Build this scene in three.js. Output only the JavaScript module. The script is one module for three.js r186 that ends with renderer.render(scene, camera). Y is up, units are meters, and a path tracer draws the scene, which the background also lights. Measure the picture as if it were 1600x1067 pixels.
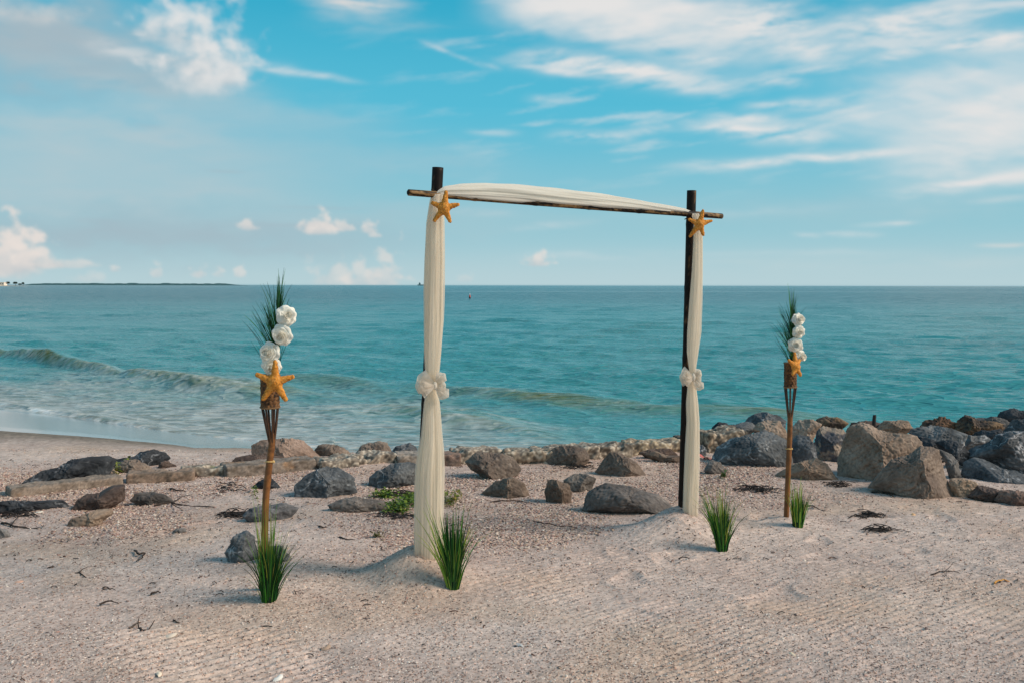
import * as THREE from 'three';
import { mergeVertices, mergeGeometries } from 'three/addons/utils/BufferGeometryUtils.js';
import { MarchingCubes } from 'three/addons/objects/MarchingCubes.js';

// ---------------------------------------------------------------- camera, sky, sun, exposure
const scene = new THREE.Scene();
const FPX = 1555, EYE = 1.72;                       // focal length in photograph pixels, eye height over the sand
const camera = new THREE.PerspectiveCamera(2 * Math.atan(533.5 / FPX) * 180 / Math.PI, 1600 / 1067, 0.1, 60000);
camera.position.set(0, EYE, 0);
camera.rotation.set(-0.0560, 0, 0.0017, 'YXZ');
camera.updateMatrixWorld(true);
scene.add(camera);
const renderer = new THREE.WebGLRenderer({ antialias: true });
renderer.setSize(1024, 682);
renderer.toneMapping = THREE.LinearToneMapping;
renderer.toneMappingExposure = 1.0;
renderer.shadowMap.enabled = true;
const SUN = new THREE.Vector3(0.80, 0.58, 0.17).normalize();
const sun = new THREE.DirectionalLight(new THREE.Color(1.0, 0.865, 0.715), 4.0);
sun.name = 'sun';
sun.position.copy(SUN).multiplyScalar(60).add(new THREE.Vector3(0, 0, -9));
sun.target.position.set(0, 0, -9);
sun.castShadow = true; sun.shadow.radius = 36; sun.shadow.mapSize.set(4096, 4096);
Object.assign(sun.shadow.camera, { left: -25, right: 25, top: 25, bottom: -25, near: 1, far: 140 });
scene.add(sun, sun.target);

// ---------------------------------------------------------------- maths helpers
let seed = 7;
const rnd = () => { seed |= 0; seed = seed + 0x6D2B79F5 | 0; let t = Math.imul(seed ^ seed >>> 15, 1 | seed); t = t + Math.imul(t ^ t >>> 7, 61 | t) ^ t; return ((t ^ t >>> 14) >>> 0) / 4294967296; };
const rr = (a, b) => a + (b - a) * rnd();
const gauss = () => (rnd() + rnd() + rnd() + rnd() - 2) * 1.0;
const PERM = new Uint8Array(512);
{ const p = []; for (let i = 0; i < 256; i++) p[i] = i; for (let i = 255; i > 0; i--) { const j = Math.floor(rnd() * (i + 1)); [p[i], p[j]] = [p[j], p[i]]; } for (let i = 0; i < 512; i++) PERM[i] = p[i & 255]; }
const grad = (h, x, y, z) => { h &= 15; const u = h < 8 ? x : y, v = h < 4 ? y : (h === 12 || h === 14 ? x : z); return ((h & 1) ? -u : u) + ((h & 2) ? -v : v); };
function noise(x, y, z = 0) {
  const xf = Math.floor(x), yf = Math.floor(y), zf = Math.floor(z), X = xf & 255, Y = yf & 255, Z = zf & 255;
  x -= xf; y -= yf; z -= zf;
  const u = x * x * x * (x * (x * 6 - 15) + 10), v = y * y * y * (y * (y * 6 - 15) + 10), w = z * z * z * (z * (z * 6 - 15) + 10);
  const A = PERM[X] + Y, AA = PERM[A] + Z, AB = PERM[A + 1] + Z, B = PERM[X + 1] + Y, BA = PERM[B] + Z, BB = PERM[B + 1] + Z;
  const l = (a, b, t) => a + (b - a) * t;
  return l(l(l(grad(PERM[AA], x, y, z), grad(PERM[BA], x - 1, y, z), u), l(grad(PERM[AB], x, y - 1, z), grad(PERM[BB], x - 1, y - 1, z), u), v),
    l(l(grad(PERM[AA + 1], x, y, z - 1), grad(PERM[BA + 1], x - 1, y, z - 1), u), l(grad(PERM[AB + 1], x, y - 1, z - 1), grad(PERM[BB + 1], x - 1, y - 1, z - 1), u), v), w);
}
const fbm = (x, y, z = 0, o = 4) => { let s = 0, a = 0.5; for (let i = 0; i < o; i++) { s += a * noise(x, y, z); x *= 2.03; y *= 2.03; z *= 2.03; a *= 0.5; } return s; };
const ridge = (x, y, z = 0, o = 4) => { let s = 0, a = 0.5; for (let i = 0; i < o; i++) { s += a * (1 - 2 * Math.abs(noise(x, y, z))); x *= 2.07; y *= 2.07; z *= 2.07; a *= 0.5; } return s; };
const clamp = (x, a = 0, b = 1) => Math.min(b, Math.max(a, x));
const sst = (a, b, x) => { const t = clamp((x - a) / (b - a)); return t * t * (3 - 2 * t); };
const mix = (a, b, t) => a + (b - a) * t;
const mix3 = (a, b, t) => [mix(a[0], b[0], t), mix(a[1], b[1], t), mix(a[2], b[2], t)];
const s2l = c => c.map(v => { v /= 255; return v <= 0.04045 ? v / 12.92 : ((v + 0.055) / 1.055) ** 2.4; });
const table = (t, x) => { if (x <= t[0][0]) return t[0][1]; for (let i = 1; i < t.length; i++) if (x <= t[i][0]) { const k = (x - t[i - 1][0]) / (t[i][0] - t[i - 1][0]); return mix(t[i - 1][1], t[i][1], k); } return t[t.length - 1][1]; };
const V = (x, y, z) => new THREE.Vector3(x, y, z);
// directions through the lens, used to measure where in the world a thing of the photograph stands
const rayDir = (px, py) => V((px - 800) / FPX, (533.5 - py) / FPX, -1).applyQuaternion(camera.quaternion);
const at = (px, py, depth) => { const d = rayDir(px, py); return d.multiplyScalar(depth / -d.z).add(camera.position); };
const onPlane = (px, py, y) => { const d = rayDir(px, py); return d.multiplyScalar((y - EYE) / d.y).add(camera.position); };
const hit = (px, py) => { const d = rayDir(px, py); let t = 2.5; for (let i = 0; i < 6000; i++) { const x = d.x * t, z = d.z * t; if (EYE + d.y * t <= groundSmooth(x, z)) break; t += 0.006; } return V(d.x * t, EYE + d.y * t, d.z * t); };

// ---------------------------------------------------------------- sky with its clouds, extra cloud added out of view
{
  const W = 4096, Hh = 2048, data = new Float32Array(W * Hh * 4);
  const AZ = px => Math.atan((px - 800) / FPX) * 57.2958, EL = (px, py) => { const d = rayDir(px, py); return Math.asin(d.y / d.length()) * 57.2958; };
  const C = { zen: s2l([0, 108, 165]), top: s2l([18, 160, 196]), mid: s2l([88, 187, 214]), low: s2l([146, 198, 211]), hor: s2l([182, 208, 214]), cloud: s2l([228, 227, 226]), warm: s2l([233, 223, 216]), grey: s2l([165, 184, 194]), veil: s2l([176, 199, 207]) };
  // [px, py, length, thickness, slope, strength, colour, roughness of the noise]
  const streaks = [
    [960, 108, 380, 30, 0.13, 1.0, 'cloud', 1], [1060, 132, 240, 22, 0.10, .7, 'cloud', 1], [860, 108, 190, 12, 0.16, .7, 'cloud', 1],
    [1180, 205, 260, 28, 0.13, .95, 'cloud', 1], [1160, 185, 150, 16, 0.05, .8, 'cloud', 1], [1240, 165, 170, 16, 0.02, .85, 'cloud', 1],
    [1260, 249, 460, 14, -0.03, .9, 'cloud', 1], [1540, 190, 380, 130, -0.2, .8, 'cloud', .6], [1480, 130, 520, 90, -0.25, .4, 'cloud', .6], [1300, 60, 600, 90, -.05, .28, 'cloud', .6], [1530, 225, 260, 60, -0.1, .5, 'cloud', 1], [1420, 150, 420, 60, -0.32, .35, 'cloud', .8],
    [1510, 287, 280, 18, -0.12, .9, 'cloud', .8], [1590, 275, 120, 26, -0.1, .7, 'cloud', .8], [1560, 312, 120, 10, -.05, .35, 'cloud', .8],
    [900, 8, 300, 50, 0.02, 1.0, 'cloud', .6], [980, 18, 420, 62, 0.04, .9, 'cloud', .6], [1010, 44, 330, 66, 0.12, .75, 'cloud', .8], [1080, 62, 240, 50, -0.12, .5, 'cloud', 1],
    [1170, 40, 240, 60, 0.05, .85, 'cloud', 1.7], [1250, 75, 130, 34, 0.1, .7, 'cloud', 1.7], [1400, 42, 240, 55, -0.08, .8, 'cloud', 1.5], [1530, 68, 180, 24, 0.03, .95, 'cloud', 1.6], [1400, 82, 100, 22, -.3, .55, 'cloud', 1.6], [1560, 8, 200, 18, 0, .6, 'cloud', 1.2],
    [925, 213, 150, 16, 0.03, .7, 'cloud', 1.2], [1010, 202, 110, 12, -.12, .45, 'cloud', 1.2], [1095, 92, 110, 16, 0.02, .75, 'cloud', 1.2], [860, 156, 90, 13, 0.02, .5, 'cloud', 1], [1210, 128, 110, 14, .15, .55, 'cloud', 1.4],
    [1330, 366, 90, 9, 0.02, .6, 'cloud', 1], [1385, 350, 110, 8, -0.05, .5, 'cloud', 1], [1260, 367, 50, 8, .1, .35, 'cloud', 1], [865, 352, 150, 12, -0.1, .3, 'cloud', 1], [750, 332, 110, 10, 0.03, .3, 'cloud', 1], [1570, 383, 90, 6, 0, .4, 'warm', 1],
    [930, 400, 300, 16, 0, .2, 'cloud', .8], [1350, 410, 600, 22, 0, .14, 'warm', .7], [1200, 330, 300, 14, -.03, .16, 'cloud', .8], [1230, 395, 400, 10, .0, .15, 'cloud', .8],
    [560, 6, 170, 34, 0.0, .95, 'warm', .8], [600, 40, 260, 18, -0.02, .3, 'veil', 1], [710, 86, 130, 8, 0.36, .5, 'cloud', .7], [760, 100, 60, 8, .3, .35, 'cloud', 1], [770, 207, 100, 10, .02, .35, 'cloud', 1],
    [150, 75, 460, 90, 0.10, .75, 'grey', .6], [60, 60, 320, 130, -.2, .75, 'grey', .6], [180, 125, 360, 44, .14, .6, 'veil', 1], [200, 78, 130, 24, .12, .55, 'cloud', 1.2], [490, 117, 160, 9, .10, .6, 'cloud', 1], [420, 104, 130, 16, .12, .5, 'cloud', 1], [340, 150, 240, 30, .03, .35, 'veil', .8],
    [180, 215, 760, 110, 0.0, .7, 'veil', .5], [150, 290, 800, 120, 0.0, .75, 'veil', .5], [250, 370, 900, 70, 0, .65, 'grey', .4], [120, 110, 520, 70, .06, .4, 'grey', .5], [400, 180, 500, 40, .04, .3, 'veil', .6], [640, 250, 400, 60, .02, .3, 'veil', .6], [640, 340, 700, 60, 0, .35, 'veil', .5], [1250, 330, 900, 50, -.02, .22, 'veil', .6], [90, 190, 300, 16, .02, .3, 'veil', 1],
    [355, 268, 70, 5, 0, .45, 'grey', .6], [460, 352, 260, 8, -0.01, .35, 'grey', .6], [150, 345, 70, 8, .03, .28, 'grey', .8], [500, 325, 180, 5, 0, .25, 'grey', .6], [240, 198, 60, 8, .1, .25, 'grey', .8],
  ].map(([x, y, L, T, s, k, c, r]) => ({ a: AZ(x), e: EL(x, y), L: L / 54.4, T: T / 54.4, s: -s, k, c: C[c], r }));
  // cumulus: [px, base py, half width, height, strength, colour]
  const puffs = [
    [28, 414, 40, 74, 1, 'warm'], [62, 413, 44, 28, .9, 'warm'], [-20, 416, 60, 60, 1, 'warm'], [108, 416, 40, 14, .55, 'warm'],
    [497, 360, 34, 30, .95, 'warm'], [540, 358, 22, 16, .7, 'warm'], [577, 361, 15, 18, .7, 'warm'], [390, 357, 18, 15, .7, 'warm'], [585, 370, 14, 7, .6, 'warm'],
    [520, 438, 42, 44, .5, 'warm'], [600, 440, 34, 52, .6, 'warm'], [565, 440, 30, 36, .5, 'warm'], [245, 430, 10, 17, .5, 'warm'], [311, 430, 12, 17, .6, 'warm'], [343, 430, 9, 14, .4, 'warm'], [375, 430, 12, 16, .55, 'warm'], [180, 423, 9, 7, .5, 'warm'], [140, 438, 30, 14, .3, 'warm'],
    [838, 412, 24, 20, .8, 'warm'], [728, 438, 14, 14, .25, 'warm'],
    [320, 118, 70, 112, .95, 'cloud'], [285, 62, 50, 62, .8, 'cloud'], [362, 126, 44, 60, .8, 'cloud'], [250, 50, 40, 50, .45, 'cloud'], [55, 30, 70, 40, .4, 'warm'], [330, 140, 40, 44, .5, 'cloud'],
  ].map(([x, y, w, h, k, c]) => ({ a: AZ(x), e: EL(x, y), w: w / 27.2, h: h / 27.2, k, c: C[c] }));
  for (let j = 0; j < Hh; j++) {
    const el = ((j + 0.5) / Hh - 0.5) * 180, y = Math.sin(el / 57.2958), ce = Math.cos(el / 57.2958);
    for (let i = 0; i < W; i++) {
      const o = (j * W + i) * 4; let col;
      if (el < -1) col = C.low.map(v => v * 0.7);
      else {
        const e = Math.max(0, el), th = ((i + 0.5) / W - 0.5) * 2 * Math.PI;
        const az = (((th + Math.PI / 2) * 57.2958 + 540) % 360) - 180;           // 0 = straight ahead, right positive
        col = e < 4 ? mix3(C.hor, C.low, sst(0, 4, e)) : e < 10 ? mix3(C.low, C.mid, sst(3, 10.5, e)) : e < 22 ? mix3(C.mid, C.top, sst(9, 20, e)) : mix3(C.top, C.zen, sst(20, 70, e));
        const inside = sst(40, 31, Math.abs(az)) * sst(24, 19, e);
        const x = Math.cos(th) * ce, z = Math.sin(th) * ce, q = 1 / (y + 0.14);
        if (inside < 1) {                                                        // heavier white cloud added out of view to neutralise and soften fill light
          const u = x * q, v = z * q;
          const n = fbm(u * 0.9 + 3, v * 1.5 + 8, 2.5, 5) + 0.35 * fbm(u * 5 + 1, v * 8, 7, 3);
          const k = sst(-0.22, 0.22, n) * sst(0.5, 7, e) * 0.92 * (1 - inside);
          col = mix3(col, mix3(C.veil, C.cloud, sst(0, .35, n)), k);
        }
        if (inside > 0) {
          const uu = az * 0.11, vv = e * 0.11;
          const w1 = fbm(uu * 3.1, vv * 7, 1, 3) * 1.3;
          const wisp = fbm(uu * 1.7 + 4, (vv - uu * .13) * 10, 6, 5);
          col = mix3(col, C.cloud, sst(.02, .5, wisp) * .5 * sst(-14, 6, az) * sst(4, 9, e) * inside);
          for (const s of streaks) {
            const da = az - s.a, de = e - s.e, along = (da + de * s.s) / s.L; if (Math.abs(along) > 1.25) continue;
            const across = (de - da * s.s + w1 * s.T * 0.7) / s.T; if (Math.abs(across) > 2.6) continue;
            const n = fbm(uu * 3.4 * s.r + s.s * 9, (vv + uu * s.s * .9 + .02 * w1) * 16 * s.r, s.a, 5);
            const tex = s.r < .65 ? 1 + n * .7 : clamp(0.68 + n * 1.6);
            const k = Math.exp(-across * across * 1.1 - along * along * along * along * 1.6 - along * along * .9) * tex * s.k * inside;
            col = mix3(col, s.c, clamp(k * 1.1, 0, .97));
          }
          for (const p of puffs) {
            const da = (az - p.a) / p.w, de = (e - p.e) / p.h; if (Math.abs(da) > 1.8 || de < -0.6 || de > 1.8) continue;
            const n = fbm(az * 1.1 / Math.sqrt(p.w) + p.a, e * 1.3 / Math.sqrt(p.w), 4, 5) * 1.5;
            const f = 1 - Math.hypot(da, de < 0 ? de * 3.2 : de * 1.02) + n * (de < 0 ? .35 : 1);
            const soft = p.e > 8; const k = (soft ? sst(-.15, 1.0, f) : sst(-.05, .62, f) * .88) * p.k * inside;
            const body = mix3(p.c, C.grey, clamp(.55 - de * .8 - n * .9) * .6);
            col = mix3(col, body, k);
          }
        }
      }
      data[o] = col[0]; data[o + 1] = col[1]; data[o + 2] = col[2]; data[o + 3] = 1;
    }
  }
  const tex = new THREE.DataTexture(data, W, Hh, THREE.RGBAFormat, THREE.FloatType);
  tex.mapping = THREE.EquirectangularReflectionMapping; tex.minFilter = tex.magFilter = THREE.LinearFilter; tex.needsUpdate = true;
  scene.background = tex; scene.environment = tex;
}

// ---------------------------------------------------------------- object helpers
const used = {};
const numbered = n => { used[n] = (used[n] ?? -1) + 1; return used[n] ? n + '_' + String(used[n]).padStart(3, '0') : n; };
function thing(name, label, category, pos = V(0, 0, 0), group) {
  const g = new THREE.Group(); g.name = numbered(name); g.position.copy(pos); g.userData = { label, category }; if (group) g.userData.group = group; scene.add(g); return g;
}
function mesh(name, geo, mat, parent) { const m = new THREE.Mesh(geo, mat); m.name = name; m.castShadow = m.receiveShadow = true; parent.add(m); return m; }
function single(name, label, category, geo, mat, pos = V(0, 0, 0), group) {
  const m = new THREE.Mesh(geo, mat); m.name = numbered(name); m.castShadow = m.receiveShadow = true; m.position.copy(pos); m.userData = { label, category }; if (group) m.userData.group = group; scene.add(m); return m;
}
function structure(name, geo, mat) { const m = new THREE.Mesh(geo, mat); m.name = name; m.userData = { kind: 'structure' }; m.castShadow = m.receiveShadow = true; scene.add(m); return m; }
function grid(nu, nv, f, colour, closeU = false) {        // f(u, v) -> [x, y, z]
  const pos = new Float32Array((nu + 1) * (nv + 1) * 3), uv = new Float32Array((nu + 1) * (nv + 1) * 2), idx = [], col = colour ? new Float32Array(pos.length) : null;
  for (let j = 0, k = 0; j <= nv; j++) for (let i = 0; i <= nu; i++, k++) {
    const u = i / nu, v = j / nv, p = f(u, v); pos.set(p, k * 3); uv.set([u, v], k * 2);
    if (col) col.set(colour(p, u, v), k * 3);
    if (i < nu && j < nv) idx.push(k, k + 1, k + nu + 2, k, k + nu + 2, k + nu + 1);
  }
  const g = new THREE.BufferGeometry();
  g.setAttribute('position', new THREE.BufferAttribute(pos, 3)); g.setAttribute('uv', new THREE.BufferAttribute(uv, 2));
  if (col) g.setAttribute('color', new THREE.BufferAttribute(col, 3));
  g.setIndex(idx); g.computeVertexNormals();
  if (closeU) { const n = g.attributes.normal; for (let j = 0; j <= nv; j++) { const a = j * (nu + 1), b = a + nu, x = n.getX(a) + n.getX(b), y = n.getY(a) + n.getY(b), z = n.getZ(a) + n.getZ(b), l = Math.hypot(x, y, z) || 1; n.setXYZ(a, x / l, y / l, z / l); n.setXYZ(b, x / l, y / l, z / l); } }
  return g;
}
// round bar along points with a radius per point, closed by end caps
function bar(points, radius, nr = 10, colour = null, steps = 0, tension = .5) {
  const curve = new THREE.CatmullRomCurve3(points, false, 'catmullrom', tension), n = steps || (points.length - 1) * 6, fr = curve.computeFrenetFrames(n);
  const P = []; for (let i = 0; i <= n; i++) P.push(curve.getPoint(i / n));
  const R = typeof radius === 'function' ? radius : () => radius;
  return grid(nr, n + 2, (u, v) => {
    const k = clamp(Math.round(v * (n + 2)) - 1, 0, n), edge = (v === 0 || v === 1) ? 0.001 : 1, a = u * Math.PI * 2, r = R(k / n, a) * edge, N = fr.normals[k], B = fr.binormals[k], p = P[k];
    return [p.x + r * (Math.cos(a) * N.x + Math.sin(a) * B.x), p.y + r * (Math.cos(a) * N.y + Math.sin(a) * B.y), p.z + r * (Math.cos(a) * N.z + Math.sin(a) * B.z)];
  }, colour, true);
}
const vcMat = (roughness = 0.85, extra = {}) => new THREE.MeshPhysicalMaterial({ color: 0xffffff, vertexColors: true, roughness, specularIntensity: 0.5, side: THREE.DoubleSide, ...extra });

// ---------------------------------------------------------------- the lie of the land
const SEA = -0.6;
const PHI = (x, z) => Math.atan2(x, -z);
const phiOf = px => Math.atan((px - 800) / FPX);
const edgeT = [[-3.2, 14], [-1.5, 10], [-0.9, 9.3], ...[[15, 8.2], [300, 9.0], [500, 9.6], [700, 9.95], [1060, 10.3], [1300, 10.6], [1600, 11.2]].map(([p, d]) => [phiOf(p), d / Math.cos(phiOf(p))]), [0.9, 14], [1.5, 20], [3.2, 40]];
const shoreT = [[-3.2, 90], [-1.5, 60], [-1.0, 32], [-0.7, 26], ...[[0, 18.4], [100, 17.4], [200, 16.2], [300, 15.3], [400, 14.7], [460, 13.9], [600, 13.2], [1000, 13.0], [1600, 13.4]].map(([p, d]) => [phiOf(p), d / Math.cos(phiOf(p))]), [0.9, 17], [1.5, 30], [3.2, 90]];
const mounds = [];                                                   // [x, z, height, radius x, radius z]
const mound = (px, d, h, rx, rz = rx) => { const p = at(px, 600, d); mounds.push([p.x, p.z, h, rx, rz]); };
mound(652, 5.85, 0.15, 0.22, 0.24); mound(655, 5.72, 0.05, 0.27, 0.2);
mound(1066, 6.9, 0.135, 0.22, 0.25); mound(1040, 6.72, 0.075, 0.34, 0.24);
mound(1236, 7.16, 0.05, 0.17, 0.15); mound(415, 5.42, 0.035, 0.2, 0.15);

function groundSmooth(x, z) {
  const rho = Math.hypot(x, z), phi = PHI(x, z), e = table(edgeT, phi), s = table(shoreT, phi);
  let h = 0;
  if (rho > e) { const t = (rho - e) / (s - e); h = t < 1 ? SEA * (0.25 * t + 0.75 * t * t * (2 - t)) : SEA - Math.min(3, (rho - s) * 0.06); }
  for (const m of mounds) { const dx = (x - m[0]) / m[3], dz = (z - m[1]) / m[4], q = dx * dx + dz * dz; if (q < 9) h += m[2] * Math.exp(-q * 0.9) ; }
  return h;
}
const rakeDir = [0.80, 0.60];
const rakeMask = (x, d) => {
  const n = fbm(x * 1.3 + 5, d * 1.3, 3, 3);
  const a = sst(-0.1, 0.35, x - (-0.42 + (5.7 - d) * 0.76) + n * .35) * sst(6.9, 6.2, d + n * .6 - Math.max(0, x - .6) * .25);
  const b = sst(5.0, 4.8, d + n * .3) * sst(-2.25, -2.0, x + (4.9 - d) * -.75) * sst(-1.05, -1.3, x + (4.9 - d) * -.75);
  return [a * clamp(.75 + n * 1.1), b];
};
function ground(x, z) {
  const d = -z, rho = Math.hypot(x, z); let h = groundSmooth(x, z);
  const wet = h < -0.1 ? sst(-0.1, -0.24, h) : 0;
  let r = 0.020 * noise(x * 1.1, z * 1.1, 1) + 0.010 * noise(x * 3.1, z * 3.1, 2) + 0.005 * noise(x * 7, z * 7, 3);
  if (rho < 14) r += 0.0030 * noise(x * 17, z * 17, 4) + 0.0030 * noise(x * 41, z * 41, 5) + 0.0036 * noise(x * 80, z * 80, 8);
  // old footprints, softened by wind
  const fp = noise(x * 3.6 + 20, z * 3.6, 9), fm = sst(0.0, .35, noise(x * .5, z * .5, 12) + sst(-.5, 2.5, x) * .3 - sst(5.6, 4.6, d) * .6);
  r -= 0.012 * sst(0.22, 0.55, fp) * fm; r += 0.006 * sst(0.08, 0.24, fp) * sst(.34, .22, fp) * fm;
  if (rho < 9) {
    const [ma, mb] = rakeMask(x, d);
    const q = x * rakeDir[1] - z * -rakeDir[0];                        // across the rake lines
    const wob = 0.03 * noise(x * .9, z * .9, 21);
    if (ma > 0) r += ma * (0.0031 * Math.sin((q + wob) * 2 * Math.PI / 0.047) * clamp(.75 + 1.6 * noise(x * 2.6, z * 2.6, 31)) + 0.0010 * Math.sin((q + wob) * 2 * Math.PI / 0.12 + 1));
    if (mb > 0) { const q2 = x * .66 - z * -.75 + .03 * Math.sin(x * 1.4); r += mb * 0.0048 * Math.sin((q2 + wob * .5) * 2 * Math.PI / 0.060); }
  }
  return h + r * (1 - wet);
}
const shellMask = (x, z) => { const d = -z, n = fbm(x * .8, z * .8, 15, 4); return clamp(sst(5.5, 7.0, d + n * 2.2 - sst(0, -2.5, x) * .8) * sst(9.9, 8.9, d + n * 1.2 - sst(0, 2, x) * .7) * (0.75 + n * 1.4) - sst(.3, 1.0, x) * sst(8.0, 7.2, d) * .9 - sst(2.0, 3.2, x) * .6); };
function tileTexture(n, f, srgb) {
  const d = new Uint8Array(n * n * 4); for (let j = 0, k = 0; j < n; j++) for (let i = 0; i < n; i++, k += 4) { const c = f(i, j); d[k] = c[0]; d[k + 1] = c[1]; d[k + 2] = c[2]; d[k + 3] = 255; }
  const t = new THREE.DataTexture(d, n, n, THREE.RGBAFormat); t.wrapS = t.wrapT = THREE.RepeatWrapping; t.magFilter = THREE.LinearFilter; t.minFilter = THREE.LinearMipmapLinearFilter; t.generateMipmaps = true; if (srgb) t.colorSpace = THREE.SRGBColorSpace; t.needsUpdate = true; return t;
}
{ // the beach, one sheet round the place, finer near the viewer
  const cols = []; for (let a = -Math.PI; a < -0.62; a += 0.06) cols.push(a); for (let a = -0.62; a < 0.62; a += 0.0024) cols.push(a); for (let a = 0.62; a < Math.PI; a += 0.06) cols.push(a); cols.push(Math.PI);
  const rows = [0.01]; for (let r = 0.4; r < 3.6; r += 0.25) rows.push(r); for (let r = 3.6; r < 6.9; r += 0.0075) rows.push(r); for (let r = 6.9; r < 13; r += 0.011 + (r - 6.9) * 0.004) rows.push(r); for (let r = 13; r < 24; r += 0.1) rows.push(r); for (let r = 24; r < 90; r *= 1.08) rows.push(r);
  const nu = cols.length - 1, nv = rows.length - 1;
  const dry = [0.485, 0.377, 0.325], pale = [0.56, 0.45, 0.39], tan = [0.50, 0.352, 0.245], grit = [0.40, 0.285, 0.24], wetc = [0.20, 0.165, 0.13];
  const g = grid(nu, nv, (u, v) => { const a = cols[Math.round(u * nu)], r = rows[Math.round(v * nv)], x = Math.sin(a) * r, z = -Math.cos(a) * r; return [x, ground(x, z), z]; }, p => {
    const [x, h, z] = p; let c = mix3(dry, pale, sst(-.25, .3, fbm(x * 1.1, z * 1.1, 40, 3)));
    c = mix3(c, tan, sst(0.05, .4, fbm(x * .7 + 3, z * .7, 44, 3) + .12) * .45);
    c = mix3(c, grit, shellMask(x, z) * .6);
    const hs = groundSmooth(x, z); c = mix3(c, mix3(dry, wetc, .45), sst(-.06, -.2, hs + .04 * noise(x, z, 5)) * .6); c = mix3(c, wetc, sst(-0.13, -0.23, hs + .05 * fbm(x * .7, z * .7, 7, 3)));
    const s = 1 + .42 * noise(x * 75, z * 75, 51) + .34 * noise(x * 31, z * 31, 52) + .16 * noise(x * 6, z * 6, 53);
    return [c[0] * s, c[1] * s, c[2] * s];
  });
  const uv = g.attributes.uv, ps = g.attributes.position; for (let i = 0; i < uv.count; i++) uv.setXY(i, ps.getX(i) / 1.3, ps.getZ(i) / 1.3);
  const N = 1024, hgt = new Float32Array(N * N).fill(.5), tint = new Float32Array(N * N * 3).fill(1);
  for (let k = 0; k < N * N; k++) { const s = .80 + .36 * rnd(); tint[k * 3] = tint[k * 3 + 1] = tint[k * 3 + 2] = s; hgt[k] = .4 + .2 * rnd(); }
  const pal = [[1.5, 1.45, 1.4], [1.2, .9, .78], [.45, .38, .35], [1.45, 1.2, 1.0], [.7, .5, .42], [1.3, 1.1, 1.05], [.3, .25, .22]];
  for (let b = 0; b < 11000; b++) {
    const cx = rnd() * N, cy = rnd() * N, r = 1.1 + 4.2 * rnd() ** 3.2, el = rr(.4, 1), an = rnd() * 6.28, c = pal[Math.floor(rnd() * pal.length)], m = rr(.3, .9), R = Math.ceil(r + 1);
    for (let j = -R; j <= R; j++) for (let i = -R; i <= R; i++) {
      const a = i * Math.cos(an) + j * Math.sin(an), bb = (j * Math.cos(an) - i * Math.sin(an)) / el, q = Math.hypot(a, bb) / r; if (q > 1) continue;
      const k = ((Math.floor(cy + j) + N) % N) * N + (Math.floor(cx + i) + N) % N; for (let t = 0; t < 3; t++) tint[k * 3 + t] = mix(tint[k * 3 + t], c[t], m); hgt[k] = Math.max(hgt[k], .55 + .45 * Math.sqrt(1 - q * q) * Math.min(1, r / 2.5));
    }
  }
  const map = tileTexture(N, (i, j) => { const k = (j * N + i) * 3, f = v => clamp(255 * ((v * 0.62) ** (1 / 2.2)), 0, 255); return [f(tint[k]), f(tint[k + 1]), f(tint[k + 2])]; }, true);
  const bump = tileTexture(N, (i, j) => { const v = clamp(hgt[j * N + i]) * 255; return [v, v, v]; });
  const col = g.attributes.color; for (let i = 0; i < col.array.length; i++) col.array[i] *= 1.56;
  structure('beach', g, new THREE.MeshPhysicalMaterial({ color: 0xffffff, vertexColors: true, map, bumpMap: bump, bumpScale: 0.004, roughness: 0.95, specularIntensity: 0.25, side: THREE.DoubleSide }));
}

// ---------------------------------------------------------------- sea
const crest = (pts, amp, wb, wf, foam) => ({ d: pts.map(([px, py]) => { const p = onPlane(px, py, SEA); return [PHI(p.x, p.z), Math.hypot(p.x, p.z)]; }), amp: amp.map(([px, a]) => [phiOf(px), a]), foam: foam.map(([px, a]) => [phiOf(px), a]), wb, wf });
const crests = [
  crest([[-500, 508], [-200, 533], [0, 557], [100, 572], [200, 590], [300, 603], [400, 611], [520, 616]], [[-500, .4], [0, .42], [90, .36], [200, .3], [300, .26], [420, .14], [540, 0]], 1.8, .7, [[-500, .3], [0, .14], [100, .2], [200, .24], [300, .26], [420, .12], [520, 0]]),
  crest([[600, 604], [690, 612], [760, 618], [860, 628], [960, 638], [1040, 643], [1110, 644], [1180, 648], [1250, 653], [1400, 662]], [[600, 0], [690, .12], [760, .2], [960, .17], [1040, .18], [1110, .25], [1200, .24], [1300, .1], [1400, 0]], 1.2, .8, [[600, 0], [760, .1], [1400, .05]]),
  crest([[560, 640], [690, 656], [740, 661], [800, 671], [840, 678], [900, 684]], [[560, .04], [690, .13], [760, .16], [830, .1], [900, 0]], .8, .5, [[560, .16], [690, .26], [780, .26], [860, .14], [900, 0]]),
  crest([[480, 648], [690, 646], [780, 656], [860, 664]], [[480, 0], [600, .06], [700, .1], [780, .08], [860, 0]], .7, .5, [[480, .2], [600, .26], [860, .12]]),
  crest([[-600, 560], [-300, 602], [0, 634], [100, 648], [200, 664], [300, 679], [395, 691], [440, 697]], [[-600, .05], [0, .05], [100, .06], [200, .06], [300, .05], [440, .03]], .8, .18, [[-600, .4], [0, .35], [100, .55], [200, .6], [300, .45], [440, .8]]),
  crest([[380, 600], [470, 597], [560, 604], [620, 612]], [[380, 0], [470, .12], [560, .1], [620, 0]], .7, .6, [[380, 0], [620, 0]]),
];
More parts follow.
